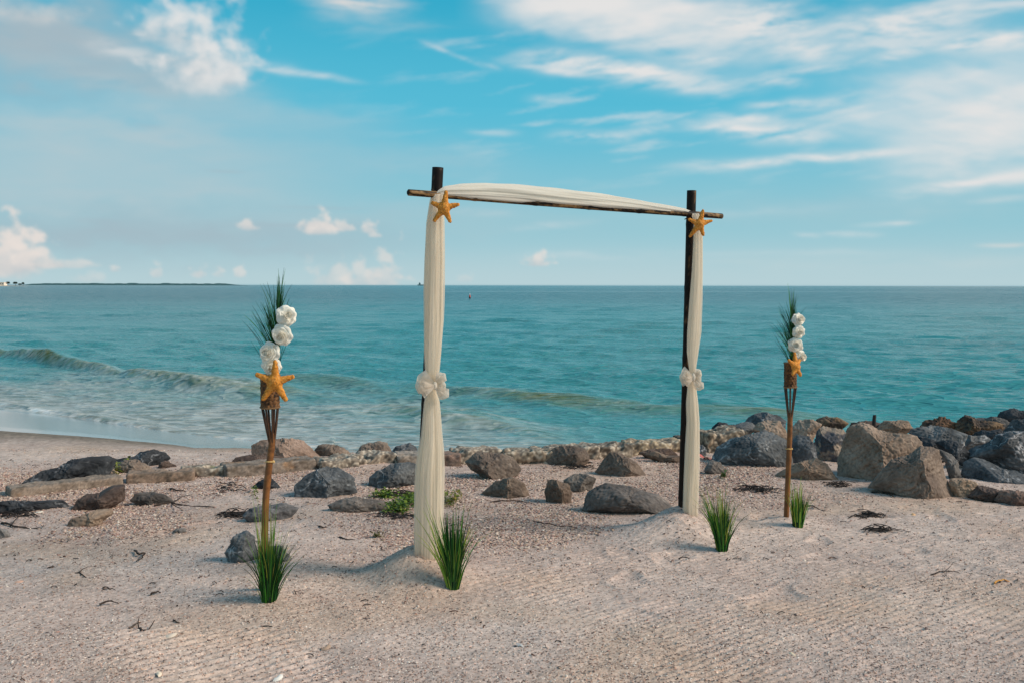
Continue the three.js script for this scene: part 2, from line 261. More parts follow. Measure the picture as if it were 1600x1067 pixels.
const WAVES = []; { seed = 99; for (let i = 0; i < 70; i++) { const L = 0.34 * Math.exp(2.9 * rnd() ** 1.35), a = Math.atan2(0.77, -0.35) + gauss() * .75; WAVES.push([Math.cos(a) * 6.283 / L, Math.sin(a) * 6.283 / L, L, 0.0088 * L ** .80 * rr(.5, 1), rnd() * 6.28]); } }
function seaAt(x, z, cell) {
  const rho = Math.hypot(x, z), phi = PHI(x, z), shore = table(shoreT, phi), calm = sst(shore - .5, shore + 9, rho);
  let h = 0, sx = 0, sz = 0;
  const gust = .75 + .9 * fbm(x * .03, z * .06, 60, 2);
  for (const [kx, kz, L, A, ph] of WAVES) {
    const a = A * (.25 + .75 * calm) * gust, p = kx * x + kz * z + ph, keep = sst(1.2, 3, L / cell), sl = mix(.45, 1, keep) * sst(.15, .5, L / cell * 3) * a * Math.cos(p);
    if (keep > 0) h += keep * a * (Math.exp(1.2 * (Math.sin(p) - 1)) * 2.2 - .9); sx += kx * sl; sz += kz * sl;
  }
  let foam = 0, face = 0;
  for (const c of crests) {
    if (phi < c.d[0][0] - .05 || phi > c.d[c.d.length - 1][0] + .05) continue;
    const A = table(c.amp, phi) * (.85 + .45 * noise(x * .35, z * .35, 70)), s0 = rho - table(c.d, phi), s = s0 + .35 * fbm(x * .6, z * .6, 71, 3); if (s > 8 || s < -5) continue;
    h += A * Math.exp(-((s / (s > 0 ? c.wb : c.wf)) ** 2));
    const F = table(c.foam, phi);
    face = Math.max(face, Math.min(.9, A * 4.2) * sst(-c.wf * 1.7, -c.wf * .3, s) * sst(.35, -.1, s));
    foam = Math.max(foam, F * 2.2 * Math.exp(-(((s + .12) / .16) ** 2)) * sst(.0, .35, noise(x * 1.1, z * 1.1, 77)), F * sst(-c.wf * 2.6, -c.wf * .9, s) * sst(.25, -.3, s), F * .6 * sst(-4.5, -c.wf, s) * sst(.2, -.6, s));
  }
  return { h: SEA + h, sx, sz, foam, face, shore, rho, phi };
}
{
  const cols = []; for (let a = -1.6; a < -0.56; a += 0.03) cols.push(a); for (let a = -0.56; a < 0.56; a += 0.0015) cols.push(a); for (let a = 0.56; a <= 1.6; a += 0.03) cols.push(a);
  const rows = []; for (let y = 172; y > 2; y -= y > 30 ? 0.55 : .4) rows.push((EYE - SEA) * 995 / y); for (let r = rows[rows.length - 1] * 1.3; r < 32000; r *= 1.35) rows.push(r);
  const nu = cols.length - 1, nv = rows.length - 1, info = new Map();
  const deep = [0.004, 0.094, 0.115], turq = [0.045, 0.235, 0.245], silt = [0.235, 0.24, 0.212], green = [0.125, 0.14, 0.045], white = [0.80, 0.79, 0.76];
  const S = []; let k = 0;
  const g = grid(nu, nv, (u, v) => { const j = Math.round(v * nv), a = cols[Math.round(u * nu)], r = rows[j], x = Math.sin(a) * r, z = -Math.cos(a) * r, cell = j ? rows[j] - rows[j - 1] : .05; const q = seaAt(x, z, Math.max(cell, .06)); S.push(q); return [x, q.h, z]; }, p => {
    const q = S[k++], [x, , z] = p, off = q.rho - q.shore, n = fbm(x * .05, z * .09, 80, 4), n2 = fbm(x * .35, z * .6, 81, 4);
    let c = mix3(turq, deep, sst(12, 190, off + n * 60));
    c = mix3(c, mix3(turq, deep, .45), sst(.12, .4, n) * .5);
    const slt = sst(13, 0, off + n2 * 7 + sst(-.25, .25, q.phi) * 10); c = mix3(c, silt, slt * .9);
    c = mix3(c, green, clamp(q.face * 1.3) * clamp(.75 + n2));  // wave faces tinted green: sunlight through thin water put into the colour
    const lace = ridge(x * 2.2 + 2 * n2, z * 3.0, 83, 4), lace2 = ridge(x * 8, z * 8, 84, 3);
    const f = clamp(sst(.32, .62, lace * .75 + lace2 * .25 + q.foam * .42 - .18) * q.foam * 1.15 + sst(.62, 1.0, q.foam) * .7 * sst(.1, .5, lace2 + .1));
    c = mix3(c, white, f * .9);
    const streak = sst(.35, .5, ridge(x * 1.6 + n, z * 2.6, 85, 4) - .08) * slt; c = mix3(c, white, streak * .30); c = mix3(c, [.06, .085, .085], slt * sst(.1, .4, noise(x * 3.2, z * 4.2, 86)) * .4);
    if (q.rho > 60 && q.rho < 900) { const b = Math.exp(-(((q.rho - 385 - q.phi * 120) / 26) ** 2)) * sst(-.12, -.05, q.phi); c = mix3(c, [0.12, 0.22, 0.24], b * .8); }  // far slick: its brighter sky reflection is painted as a pale band
    return c;
  });
  // shading normals: the shape's own, tilted by waves too short for the mesh far out
  const nrm = g.attributes.normal; for (let i = 0; i < nrm.count; i++) { const q = S[i], w = sst(25, 60, q.rho) * sst(30000, 9000, q.rho) * .8 ; if (w > 0) { const l = 1 / Math.hypot(q.sx, 1, q.sz); const nx = mix(nrm.getX(i), -q.sx * l, w), ny = mix(nrm.getY(i), l, w), nz = mix(nrm.getZ(i), -q.sz * l, w), m = Math.hypot(nx, ny, nz); nrm.setXYZ(i, nx / m, ny / m, nz / m); } if (nrm.getY(i) < 0) nrm.setXYZ(i, -nrm.getX(i), -nrm.getY(i), -nrm.getZ(i)); }
  const uv = g.attributes.uv, ps = g.attributes.position; for (let i = 0; i < uv.count; i++) uv.setXY(i, ps.getX(i) / 5, ps.getZ(i) / 5);
  const N = 1024, H = new Float32Array(N * N); seed = 5; const ws = []; for (let i = 0; i < 70; i++) { const m = 6 + 40 * rnd() ** 1.5, a = Math.atan2(.9, -.25) + gauss() * .8; ws.push([Math.round(m * Math.cos(a)), Math.round(m * Math.sin(a)), 1 / m ** .9, rnd() * 6.28]); }
  let mx = 0; for (let j = 0; j < N; j++) for (let i = 0; i < N; i++) { let s = 0; for (const [a, b, A, p] of ws) s += A * Math.sin((a * i + b * j) / N * 6.28319 + p); H[j * N + i] = s; mx = Math.max(mx, Math.abs(s)); }
  const bump = tileTexture(N, (i, j) => { let v = H[j * N + i] / mx; v = 1 - Math.abs(v) ** .8 * (v < 0 ? 1 : .6); v = clamp(v) * 255; return [v, v, v]; });
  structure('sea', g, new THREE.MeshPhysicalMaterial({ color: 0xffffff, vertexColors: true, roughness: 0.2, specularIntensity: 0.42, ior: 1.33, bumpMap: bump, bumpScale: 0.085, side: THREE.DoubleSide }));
}
{ // thin film of water that the last wave left on the sand
  const nu = 240, nv = 40, a0 = -0.95, a1 = phiOf(420);
  const g = grid(nu, nv, (u, v) => {
    const a = mix(a0, a1, u), s = table(shoreT, a), e = table(edgeT, a), wob = .35 * fbm(a * 14, 3, 1, 3), inner = s - (s - e) * mix(.52, .64, sst(phiOf(200), phiOf(350), a)) + wob, r = mix(inner, s + 1.5, v), x = Math.sin(a) * r, z = -Math.cos(a) * r;
    return [x, groundSmooth(x, z) + (-.004 + .013 * Math.min(1, v * 8)) + (v > .9 ? -.03 : 0), z];
  });
  structure('wet_sand', g, new THREE.MeshPhysicalMaterial({ color: new THREE.Color(.20, .18, .165), roughness: 0.2, specularIntensity: 1, clearcoat: 1, clearcoatRoughness: .14, side: THREE.DoubleSide }));
}

// ---------------------------------------------------------------- far shore, ship, buoy
{
  seed = 31;
  const isl = (px0, px1, D, hpx, depth, col, nz, base) => grid(260, 10, (u, v) => {
    const px = mix(px0, px1, u), p = at(px, 445, D), across = v - .5, e = Math.min(1, u * 14, (1 - u) * 9), bump_ = (.55 + .5 * fbm(u * nz, 1, 3, 4) + .5 * Math.max(0, noise(u * nz * .25, 4, 2)));
    const hh = hpx / FPX * D * bump_ * Math.max(0, 1 - (across * 2) ** 4) * e;
    return [p.x, SEA + (v === 0 || v === 1 ? -1 : base + hh), p.z - across * depth];
  }, (p, u, v) => { const s = .8 + .5 * fbm(u * 60, v * 8, 6, 3); return [col[0] * s, col[1] * s, col[2] * s]; });
  structure('far_island', isl(40, 381, 4200, 4.4, 160, [.055, .13, .14], 46, .4), vcMat(.95));  // teal tone carries the haze of distance in the vegetation colour
  structure('sand_spit', grid(60, 8, (u, v) => { const p = at(mix(-300, 56, u), 445, 1500), w = Math.sin(v * Math.PI) * Math.min(1, (1 - u) * 5 + .05); return [p.x, SEA - .2 + 1.35 * w, p.z - (v - .5) * 60 * Math.min(1, (1 - u) * 5 + .1)]; }, () => [.62, .52, .40]), vcMat(.95));
  const P = at(2, 445, 1500), h = thing('beach_house', 'tiny white flat roofed house on the far sand spit', 'house', V(P.x, SEA + .9, P.z));
  const white = new THREE.MeshStandardMaterial({ color: new THREE.Color(.75, .66, .56), roughness: .9 }), dark = new THREE.MeshStandardMaterial({ color: new THREE.Color(.08, .1, .11), roughness: .4 });
  const wall = mesh('wall', new THREE.BoxGeometry(11, 4.4, 9), white, h); wall.position.y = 2.2;
  const roof = mesh('roof', new THREE.BoxGeometry(11.8, .5, 9.8), white, h); roof.position.y = 4.65;
  for (const x of [-3.4, 0, 3.4]) { const w = mesh('window', new THREE.BoxGeometry(1.5, 1.4, .2), dark, h); w.position.set(x, 2.4, 4.56); }
  const treeAt = (px, w, hh, label) => {
    const p = at(px, 445, 1490), t = thing('shore_tree', label, 'tree', V(p.x, SEA + 1, p.z), 'trees on the far sand spit'), leaf = [], trunk = mesh('trunk', bar([V(0, -.5, 0), V(.1, hh * .4, 0), V(0, hh * .75, .1)], k => .25 - .12 * k, 6), new THREE.MeshStandardMaterial({ color: new THREE.Color(.1, .08, .06) }), t);
    for (let i = 0; i < 320; i++) { const a = rnd() * 6.28, q = Math.sqrt(rnd()), y = hh * (.45 + .55 * rnd()), r = w * q * Math.sqrt(Math.max(.05, 1 - ((y / hh - .65) / .42) ** 2)), g = new THREE.PlaneGeometry(rr(.4, .9), rr(.3, .6)); g.rotateX(rr(-1, 1)); g.rotateY(rnd() * 6); g.translate(Math.cos(a) * r, y, Math.sin(a) * r); leaf.push(g); }
    mesh('crown', mergeGeometries(leaf), new THREE.MeshStandardMaterial({ color: new THREE.Color(.03, .06, .05), roughness: .9, side: THREE.DoubleSide }), t);
  };
  treeAt(11.5, 3.0, 5.6, 'dark round tree next to the tiny white house on the far spit'); treeAt(23, 3.4, 5.4, 'dark spreading tree in the middle of the far sand spit'); treeAt(35, 2.0, 4.6, 'small dark tree nearest the tip of the far sand spit'); treeAt(30, 2.6, 2.8, 'low dark bush between two trees on the far sand spit');
  const s = thing('cargo_ship', 'tiny grey ship on the horizon just beside the taller arch post', 'ship', V(...Object.values(at(661.5, 444.6, 7000))).setY(SEA)), grey = new THREE.MeshStandardMaterial({ color: new THREE.Color(.10, .19, .21), roughness: .8 });
  const hull = new THREE.Shape(); hull.moveTo(-38, 0); hull.lineTo(34, 0); hull.lineTo(42, 7); hull.lineTo(-42, 7); hull.closePath();
  const hg = new THREE.ExtrudeGeometry(hull, { depth: 12, bevelEnabled: true, bevelSize: .5, bevelThickness: .5 }); mesh('hull', hg, grey, s);
  const dk = mesh('deckhouse', new THREE.BoxGeometry(12, 12, 9), grey, s); dk.position.set(-26, 13, 6); const fn = mesh('funnel', new THREE.CylinderGeometry(1.6, 2, 5, 12), grey, s); fn.position.set(-28, 21, 6);
  const bp = onPlane(734, 466.5, SEA), b = thing('channel_buoy', 'small red and white pointed buoy floating far out between the arch posts', 'buoy', bp);
  mesh('float', new THREE.LatheGeometry([[0, -.2], [.19, -.15], [.2, .12], [.12, .18], [0, .18]].map(q => new THREE.Vector2(...q)), 16), new THREE.MeshStandardMaterial({ color: new THREE.Color(.03, .04, .05) }), b);
  mesh('body', new THREE.LatheGeometry([[.12, .18], [.16, .22], [.13, .42], [.08, .6], [.05, .64]].map(q => new THREE.Vector2(...q)), 16), new THREE.MeshStandardMaterial({ color: new THREE.Color(.62, .09, .06) }), b);
  mesh('top_mark', new THREE.LatheGeometry([[.05, .64], [.055, .84], [.03, .9], [0, .91]].map(q => new THREE.Vector2(...q)), 12), new THREE.MeshStandardMaterial({ color: new THREE.Color(.75, .72, .7) }), b);
}

// ---------------------------------------------------------------- boulders
const SPH = {}; const sphere = n => SPH[n] ??= (() => { const g = new THREE.IcosahedronGeometry(1, n); g.deleteAttribute('uv'); g.deleteAttribute('normal'); return mergeVertices(g, 1e-5); })();
const STONE = {
  slate: [[.042, .047, .052], [.112, .117, .122], [.42, .42, .43]], dark: [[.016, .018, .022], [.046, .050, .056], [.25, .25, .26]], grey: [[.10, .094, .092], [.185, .17, .16], [.36, .34, .32]],
  brown: [[.125, .093, .075], [.215, .165, .13], [.33, .27, .22]], tan: [[.22, .158, .116], [.34, .255, .195], [.44, .35, .28]], rust: [[.055, .042, .035], [.20, .125, .07], [.36, .26, .16]], umber: [[.060, .042, .036], [.115, .078, .062], [.2, .15, .12]], pale: [[.30, .235, .185], [.38, .30, .24], [.46, .38, .31]],
  litTop: [[.07, .072, .082], [.30, .235, .185], [.42, .38, .34]],
};
const stoneMat = vcMat(0.82);
function rock(label, type, outline, o = {}) {
  seed = Math.round(outline[0][0] * 131 + outline[0][1] * 17 + outline.length * 7);
  const xs = outline.map(p => p[0]), ys = outline.map(p => p[1]), x0 = Math.min(...xs), x1 = Math.max(...xs), y0 = Math.min(...ys), y1 = Math.max(...ys), cx = (x0 + x1) / 2, cy = (y0 + y1) / 2;
  const foot = o.d ? at(cx, y1, o.d) : hit(cx, y1 - (o.rise ?? 0)), D = -foot.z, m = D / FPX, hw = (x1 - x0) / 2 * m, hh = (y1 - y0) / 2 * m, T = (o.t ?? .62) * Math.min(hw, hh * 2.2), bury = o.bury ?? .35;
  const Dc = D + T * (o.d ? 0 : .45), mc = Dc / FPX;
  const poly = outline.map(([x, y]) => [(x - cx) * mc, (cy - y) * mc]).map(([x, y]) => [x, y < 0 ? y * (1 + bury) - (o.d ? 0 : .28 * hh * Math.min(1, -y / hh * 4)) : y]);
  const R = th => { const cs = Math.cos(th), sn = Math.sin(th); let best = 1e9; for (let i = 0; i < poly.length; i++) { const [ax, ay] = poly[i], [bx, by] = poly[(i + 1) % poly.length], ex = bx - ax, ey = by - ay, den = cs * ey - sn * ex; if (Math.abs(den) < 1e-12) continue; const t = (ax * ey - ay * ex) / den, s = (ax * sn - ay * cs) / den; if (t > 0 && s >= -1e-6 && s <= 1 + 1e-6 && t < best) best = t; } return best < 1e8 ? best : 0.01; };
  const planes = (o.planes ?? []).map(p => { const l = Math.hypot(p[0], p[1], p[2]); return [p[0] / l, p[1] / l, p[2] / l, p[3]]; });
  const nRand = o.nf ?? 7; for (let i = 0; i < nRand; i++) { const a = rr(-.4, 3.54), zz = (rnd() < .65 ? 1 : -1) * rr(.35, .9), q = Math.sqrt(1 - zz * zz); planes.push([Math.cos(a) * q, Math.sin(a) * q, zz, rr(.56, .82)]); }
  const pxw = (x1 - x0) * .64, det = clamp(Math.round(pxw * .42) + 8, 12, 46), g = sphere(det).clone(), ps = g.attributes.position, col = new Float32Array(ps.count * 3), [c0, c1, c2] = STONE[type], S = Math.max(hw, hh), off = rnd() * 90, rough = o.rough ?? 1;
  const gx = at(cx, cy, Dc), az = Math.atan2(gx.x, -gx.z), sx = Math.sqrt(Math.abs(hw * hh));
  const lay = [rr(-1, 1), rr(.6, 1.6), rr(-1, 1)];
  for (let i = 0; i < ps.count; i++) {
    let x = ps.getX(i), y = ps.getY(i), z = ps.getZ(i); const r = Math.hypot(x, y), th = Math.atan2(y, x), rad = R(th);
    let q = [x, y, z];
    for (const p of planes) { const d = q[0] * p[0] + q[1] * p[1] + q[2] * p[2] - p[3]; if (d > 0) { q[0] -= p[0] * d * .94; q[1] -= p[1] * d * .94; q[2] -= p[2] * d * .94; } }
    const r2 = Math.hypot(q[0], q[1]), th2 = Math.atan2(q[1], q[0]), rad2 = R(th2);
    let X = Math.cos(th2) * r2 * rad2, Y = Math.sin(th2) * r2 * rad2, Z = q[2] * T;
    const f = 1 / S, n1 = fbm(X * f * 1.6 + off, Y * f * 1.6, Z * f * 1.6, 3), n2 = ridge(X * 9 + off, Y * 9, Z * 9, 4), n3 = noise(X * 42 + off, Y * 42, Z * 42), n4 = noise(X * 90, Y * 90 + off, Z * 90);
    const st = lay[0] * X + lay[1] * Y + lay[2] * Z, strata = noise(st * 26 + n1 * 2, off, 3);
    const crack = sst(.045, 0, Math.abs(fbm(X * f * 2.2 + off * 3, Y * f * 2.2, Z * f * 2.2 + 5, 3))); let dsp = sx * (.075 * n1 + .035 * (n2 - .5) * rough + .018 * strata - .035 * crack) + .0075 * n3 * rough + .004 * n4 * rough;
    if (o.crag) dsp += sx * o.crag * (ridge(X * 22 + off, Y * 22, Z * 22, 3) - .45);
    const l = Math.hypot(x, y, z); X += x / l * dsp; Y += y / l * dsp; Z += z / l * dsp;
    ps.setXYZ(i, X, Y, Z);
    let c = mix3(c0, c1, clamp(.5 + 1.9 * fbm(X * 6 + off, Y * 6, Z * 6, 5) + .35 * strata));
    if (type === 'litTop') c = mix3(c0, c1, sst(-.05, .12, n1 + .5 * (Y / hh) * .5 + .25 * fbm(X * 7, Y * 7, Z * 7 + off, 3)));  // tan towards the top, dark below: sunlit top and shaded flank painted in
    const vein = type === 'slate' || type === 'dark' ? sst(.035, .0, Math.abs(fbm(X * 4.2 + off * 2, Y * 5.5, Z * 4.2, 4))) * sst(-.05, .2, noise(X * 3, Y * 3, Z * 3 + off)) : 0;
    c = mix3(c, c2, clamp(vein * .75 + sst(.22, .5, fbm(X * 15 + off, Y * 15, Z * 15 + 4, 4)) * .55));
    const sp = 1 + .34 * n3 + .36 * n4 + .3 * fbm(X * 30, Y * 30, Z * 30, 2); c = c.map(v => v * sp);
    if (o.tint) c = c.map((v, t) => v * o.tint[t]);
    col.set(c, i * 3);
  }
  g.setAttribute('color', new THREE.BufferAttribute(col, 3)); g.computeVertexNormals();
  const mm = single('boulder', label, 'rock', g, stoneMat, gx); mm.rotation.y = -az; return mm;
}
const LIT_RIGHT = [[.62, .12, .78, .42], [-.45, .1, .89, .55]];
// beyond the kerb on the left
rock('long low blue-black boulder lying behind the kerb at the edge of the sloping beach', 'dark', [[22, 756], [40, 741], [62, 731], [97, 725], [110, 719], [140, 716], [165, 716], [178, 722], [165, 742], [127, 750], [75, 756]], { bury: .2, t: .5, crag: .05 });
rock('blue-black boulder with a rounded peak, behind the brown slab by the kerb', 'dark', [[168, 716], [195, 711], [220, 706], [240, 702], [258, 708], [264, 718], [250, 732], [215, 738], [176, 730]], { bury: .2, t: .6, d: 9.6 });
rock('flat brown slab leaning between the blue-black boulders and the kerb', 'brown', [[181, 742], [180, 728], [195, 718], [217, 717], [232, 727], [242, 737], [212, 743]], { d: 9.2 });
rock('sand-crusted tan rock with sprouting weeds directly behind the kerb', 'tan', [[122, 751], [130, 739], [150, 731], [172, 730], [184, 741], [160, 750]], { d: 8.95 });
rock('small dark brown stone at the right foot of the peaked blue-black boulder', 'umber', [[244, 733], [250, 720], [263, 718], [274, 727], [276, 733]], { d: 9.45 });
rock('dark flat stone lying behind the kerb just left of the nearer torch', 'umber', [[360, 722], [368, 713], [390, 709], [415, 711], [447, 715], [440, 724], [385, 726]], { d: 9.75 });
rock('large rose-tan boulder beyond the kerb, crossed by the pole of the nearer torch', 'tan', [[394, 706], [392, 692], [402, 684], [422, 681], [457, 682], [475, 690], [502, 713], [470, 717], [440, 718], [402, 713]], { d: 10.1, planes: [[.2, .35, .9, .55]], tint: [.88, .82, .84] });
rock('rounded brown boulder behind the kerb, second to the right of the rose-tan one', 'brown', [[550, 711], [565, 695], [590, 688], [605, 692], [613, 706], [588, 713]], { d: 10.6 });
rock('squat brown boulder behind the kerb, right beside the rose-tan one', 'brown', [[491, 703], [497, 695], [510, 691], [530, 692], [542, 700], [549, 711], [525, 714], [500, 713]], { d: 10.4 });
rock('bluish grey boulder behind the kerb, just left of the taller arch post', 'slate', [[608, 708], [617, 696], [640, 692], [655, 696], [660, 706], [622, 711]], { d: 10.5, crag: .05 });
// on the sand, left
rock('white-veined blue-grey boulder on the sand between the nearer torch and the arch', 'slate', [[460, 764], [461, 754], [480, 740], [510, 727], [530, 730], [552, 747], [558, 761], [525, 770], [490, 777]], { planes: [[.35, .7, .6, .45], [-.5, .1, .85, .5]] });
rock('blue-grey boulder with pale right shoulder beside the taller arch post', 'slate', [[570, 743], [580, 732], [602, 726], [640, 722], [656, 727], [652, 752], [600, 761], [577, 757]], { tint: [1.15, 1.12, 1.08] });
rock('small dark pointed stone on the sand just behind the torch pole, near the kerb', 'dark', [[387, 760], [405, 748], [422, 745], [442, 762], [415, 764]], {});
rock('low grey slab half sunk in shell grit right behind the torch pole', 'grey', [[378, 801], [390, 791], [415, 786], [445, 787], [467, 796], [450, 810], [422, 813], [392, 811]], { tint: [.85, .87, .92] });
rock('very flat grey-brown slab sunk in the grit left of the green creeper', 'grey', [[510, 787], [535, 777], [565, 775], [600, 784], [606, 792], [590, 800], [552, 797], [520, 793]], { tint: [1, .92, .86] });
rock('upright grey rock behind the left side of the tuft at the nearer torch', 'slate', [[346, 858], [365, 836], [385, 828], [397, 840], [405, 866], [390, 878], [360, 871]], { tint: [1.35, 1.3, 1.25] });
rock('low grey rock showing just right of the tuft at the nearer torch', 'grey', [[405, 866], [415, 853], [440, 853], [463, 875], [450, 880], [415, 877]], { tint: [.8, .8, .82] });
rock('jagged reddish-brown dark rock on the sand in front of the kerb', 'umber', [[107, 788], [118, 778], [135, 770], [155, 772], [175, 760], [193, 759], [191, 780], [160, 790], [130, 796]], { nf: 9, crag: .05 });
rock('low dark rock with a paler right half, right of the reddish-brown one', 'grey', [[199, 779], [210, 769], [235, 768], [257, 774], [271, 782], [235, 788], [215, 785]], { tint: [.55, .52, .5] });
rock('black flattened rock at the photo edge below the kerb', 'dark', [[-40, 800], [-20, 780], [22, 781], [50, 785], [92, 786], [103, 794], [70, 801], [30, 799]], { crag: .06, rough: 1.5 });
rock('flat sand-coloured rock lying in front of the reddish-brown one', 'brown', [[95, 822], [112, 808], [150, 796], [177, 797], [181, 806], [140, 819]], { tint: [1.15, 1.08, 1.0], bury: .5 });
rock('small grey stone cut by the photo edge among twigs', 'grey', [[-14, 840], [-6, 820], [10, 827], [17, 838], [2, 842]], {});
rock('tiny grey stone alone in shell grit far left of the nearer torch', 'grey', [[267, 829], [275, 824], [288, 826], [291, 830], [278, 832]], {});
// on the sand, between the posts
rock('grey-brown boulder with a domed back just right of the taller arch post', 'brown', [[720, 722], [745, 706], [780, 707], [802, 715], [816, 729], [805, 738], [780, 747], [755, 738], [730, 731]], { tint: [.88, .88, .88], planes: [[.5, .3, .8, .5]] });
rock('grey-brown boulder leaning on the middle of the shell-concrete wall', 'brown', [[850, 726], [852, 708], [862, 697], [892, 695], [915, 700], [922, 713], [912, 723], [880, 728]], { tint: [.8, .8, .8] });
rock('smooth brown sloping boulder in front of the wall, nearest the shorter arch post', 'brown', [[929, 731], [950, 707], [965, 706], [995, 722], [1014, 737], [1002, 742], [980, 743]], { tint: [.85, .82, .8], planes: [[-.55, .3, .77, .42]] });
rock('low brown rock split by a dark diagonal cleft, on shell grit between the posts', 'brown', [[750, 766], [772, 752], [800, 745], [820, 755], [831, 771], [790, 777], [770, 776]], { tint: [.82, .78, .74], planes: [[-.7, .2, .7, .35]] });
rock('small blunt brown rock standing left of the long grey-brown boulder', 'brown', [[850, 768], [855, 750], [870, 748], [887, 755], [900, 768], [895, 781], [870, 785], [855, 783]], { tint: [.75, .7, .66] });
rock('low grey rock tucked behind the small blunt brown one', 'grey', [[880, 751], [897, 740], [917, 740], [932, 747], [924, 762], [915, 767], [890, 764]], { tint: [.95, .88, .8] });
rock('long grey-brown boulder sloping down to the foot of the shorter arch post', 'grey', [[907, 788], [915, 770], [940, 749], [965, 752], [995, 762], [1030, 772], [1057, 785], [1062, 800], [1037, 792], [992, 789], [950, 791]], { tint: [.88, .8, .75], t: .7, nf: 8 });
rock('wavy brown slab flat against the wall left of the shorter post', 'umber', [[988, 707], [1012, 700], [1050, 700], [1066, 709], [1035, 714], [1010, 716]], { tint: [1.4, 1.35, 1.3] });
rock('smooth taupe slab partly behind the shorter post, below the wavy slab', 'brown', [[1005, 711], [1025, 705], [1040, 712], [1070, 711], [1080, 722], [1030, 722]], { tint: [.85, .78, .72] });
rock('small dark stone wedged between two boulders against the wall', 'umber', [[920, 718], [924, 706], [938, 704], [943, 714], [934, 719]], { d: 9.9 });
// the heap on the right
rock('small round blue-black boulder at the seaward end of the rock pile', 'dark', [[1109, 678], [1114, 663], [1124, 656], [1136, 660], [1141, 668], [1124, 680]], { d: 11.6, bury: .4 });
rock('grey boulder with pale crest behind the big white-flecked boulder', 'slate', [[1116, 680], [1137, 664], [1159, 657], [1174, 659], [1186, 668], [1161, 682], [1142, 684]], { d: 11.3, tint: [1.3, 1.25, 1.2] });
rock('dark rugged boulder rising highest behind the slim torch pole', 'slate', [[1160, 664], [1170, 653], [1180, 647], [1197, 643], [1217, 646], [1231, 657], [1226, 670], [1180, 672]], { d: 11.7 });
rock('tan sunlit rock above the big white-flecked boulder, left of the slim torch pole', 'tan', [[1176, 672], [1184, 662], [1199, 656], [1221, 656], [1231, 669], [1231, 690], [1212, 684], [1190, 680]], { d: 10.9, crag: .04 });
rock('big blue-grey white-flecked boulder left of the slim torch pole', 'slate', [[1112, 712], [1120, 699], [1146, 684], [1172, 671], [1195, 669], [1210, 677], [1229, 686], [1238, 704], [1240, 725], [1206, 727], [1150, 726], [1127, 720]], { t: .5, nf: 8, tint: [1.15, 1.12, 1.08] });
rock('small dark stone showing just right of the white cloth on the shorter post', 'slate', [[1086, 714], [1088, 695], [1099, 694], [1105, 704], [1102, 714]], {});
rock('lone grey triangular rock on the sand right of the shorter post', 'grey', [[1100, 733], [1105, 725], [1112, 718], [1129, 719], [1138, 732], [1129, 741], [1112, 738]], { tint: [1, .92, .86], planes: [[.7, .2, .7, .35]] });
rock('tan rock with rough top just right of the slim torch pole, upper row', 'tan', [[1236, 690], [1239, 668], [1248, 656], [1267, 654], [1285, 660], [1275, 676], [1267, 692]], { d: 10.7, crag: .04 });
rock('blocky blue-grey rock standing right of the slim torch pole', 'slate', [[1236, 724], [1237, 686], [1246, 679], [1265, 679], [1276, 700], [1281, 715], [1262, 726]], { planes: [[0, .75, .66, .5], [0, -.1, 1, .45]], tint: [1.1, 1.12, 1.15] });
rock('low tan boulder half sunk in sand behind the slim torch pole', 'tan', [[1206, 742], [1221, 734], [1244, 725], [1277, 713], [1292, 723], [1305, 736], [1322, 745], [1290, 748], [1240, 746]], { planes: [[.3, .75, .6, .32]], nf: 4, tint: [.85, .8, .76] });
rock('orange-brown rounded rock behind the upper row near the water', 'rust', [[1270, 664], [1278, 655], [1291, 650], [1308, 651], [1326, 660], [1312, 670], [1285, 670]], { d: 11.6 });
rock('egg-shaped boulder with shaded flank and sunlit tan top put into its colour, left of the biggest boulder', 'litTop', [[1268, 690], [1275, 674], [1291, 662], [1310, 659], [1323, 665], [1328, 681], [1318, 706], [1311, 727], [1298, 728], [1279, 712]], { d: 9.75, bury: .15, planes: [[.35, .75, .55, .45], [-.35, -.2, .9, .5]] });
rock('biggest tan boulder of the pile with a vertical edge down its middle', 'tan', [[1312, 738], [1311, 714], [1319, 688], [1324, 672], [1339, 661], [1358, 660], [1372, 664], [1398, 670], [1424, 676], [1437, 688], [1441, 700], [1420, 722], [1380, 748], [1362, 753], [1339, 750]], { nf: 3, t: .75, bury: .12, planes: [[.62, .12, .78, .50], [-.62, .05, .78, .42], [.1, .85, .5, .62]], tint: [.92, .9, .9] });
rock('wedge-shaped brown boulder with a sharp ridge, in front of the biggest boulder', 'brown', [[1360, 753], [1386, 733], [1400, 714], [1434, 694], [1457, 693], [1472, 698], [1480, 714], [1489, 743], [1497, 773], [1480, 778], [1434, 766], [1398, 756]], { nf: 2, t: .8, bury: .15, planes: [[.88, .15, .45, .40], [-.25, .12, .95, .30], [-.2, .85, .45, .5]], tint: [1.05, 1.02, 1.0] });
rock('grey boulder squeezed in right of the wedge-shaped one', 'grey', [[1468, 702], [1488, 709], [1503, 726], [1507, 745], [1488, 750], [1478, 725]], { d: 8.9, tint: [.75, .75, .75] });
rock('grey white-streaked boulder lying behind the wedge-shaped one', 'slate', [[1412, 676], [1416, 667], [1434, 661], [1457, 665], [1486, 668], [1508, 676], [1503, 692], [1467, 700], [1446, 700], [1432, 692]], { d: 9.8, tint: [1.3, 1.25, 1.2], planes: [[-.2, .75, .6, .4]] });
rock('glossy black boulder in the hollow right of the wedge-shaped one', 'dark', [[1462, 692], [1486, 687], [1507, 693], [1519, 706], [1507, 722], [1486, 716], [1470, 704]], { d: 9.4 });
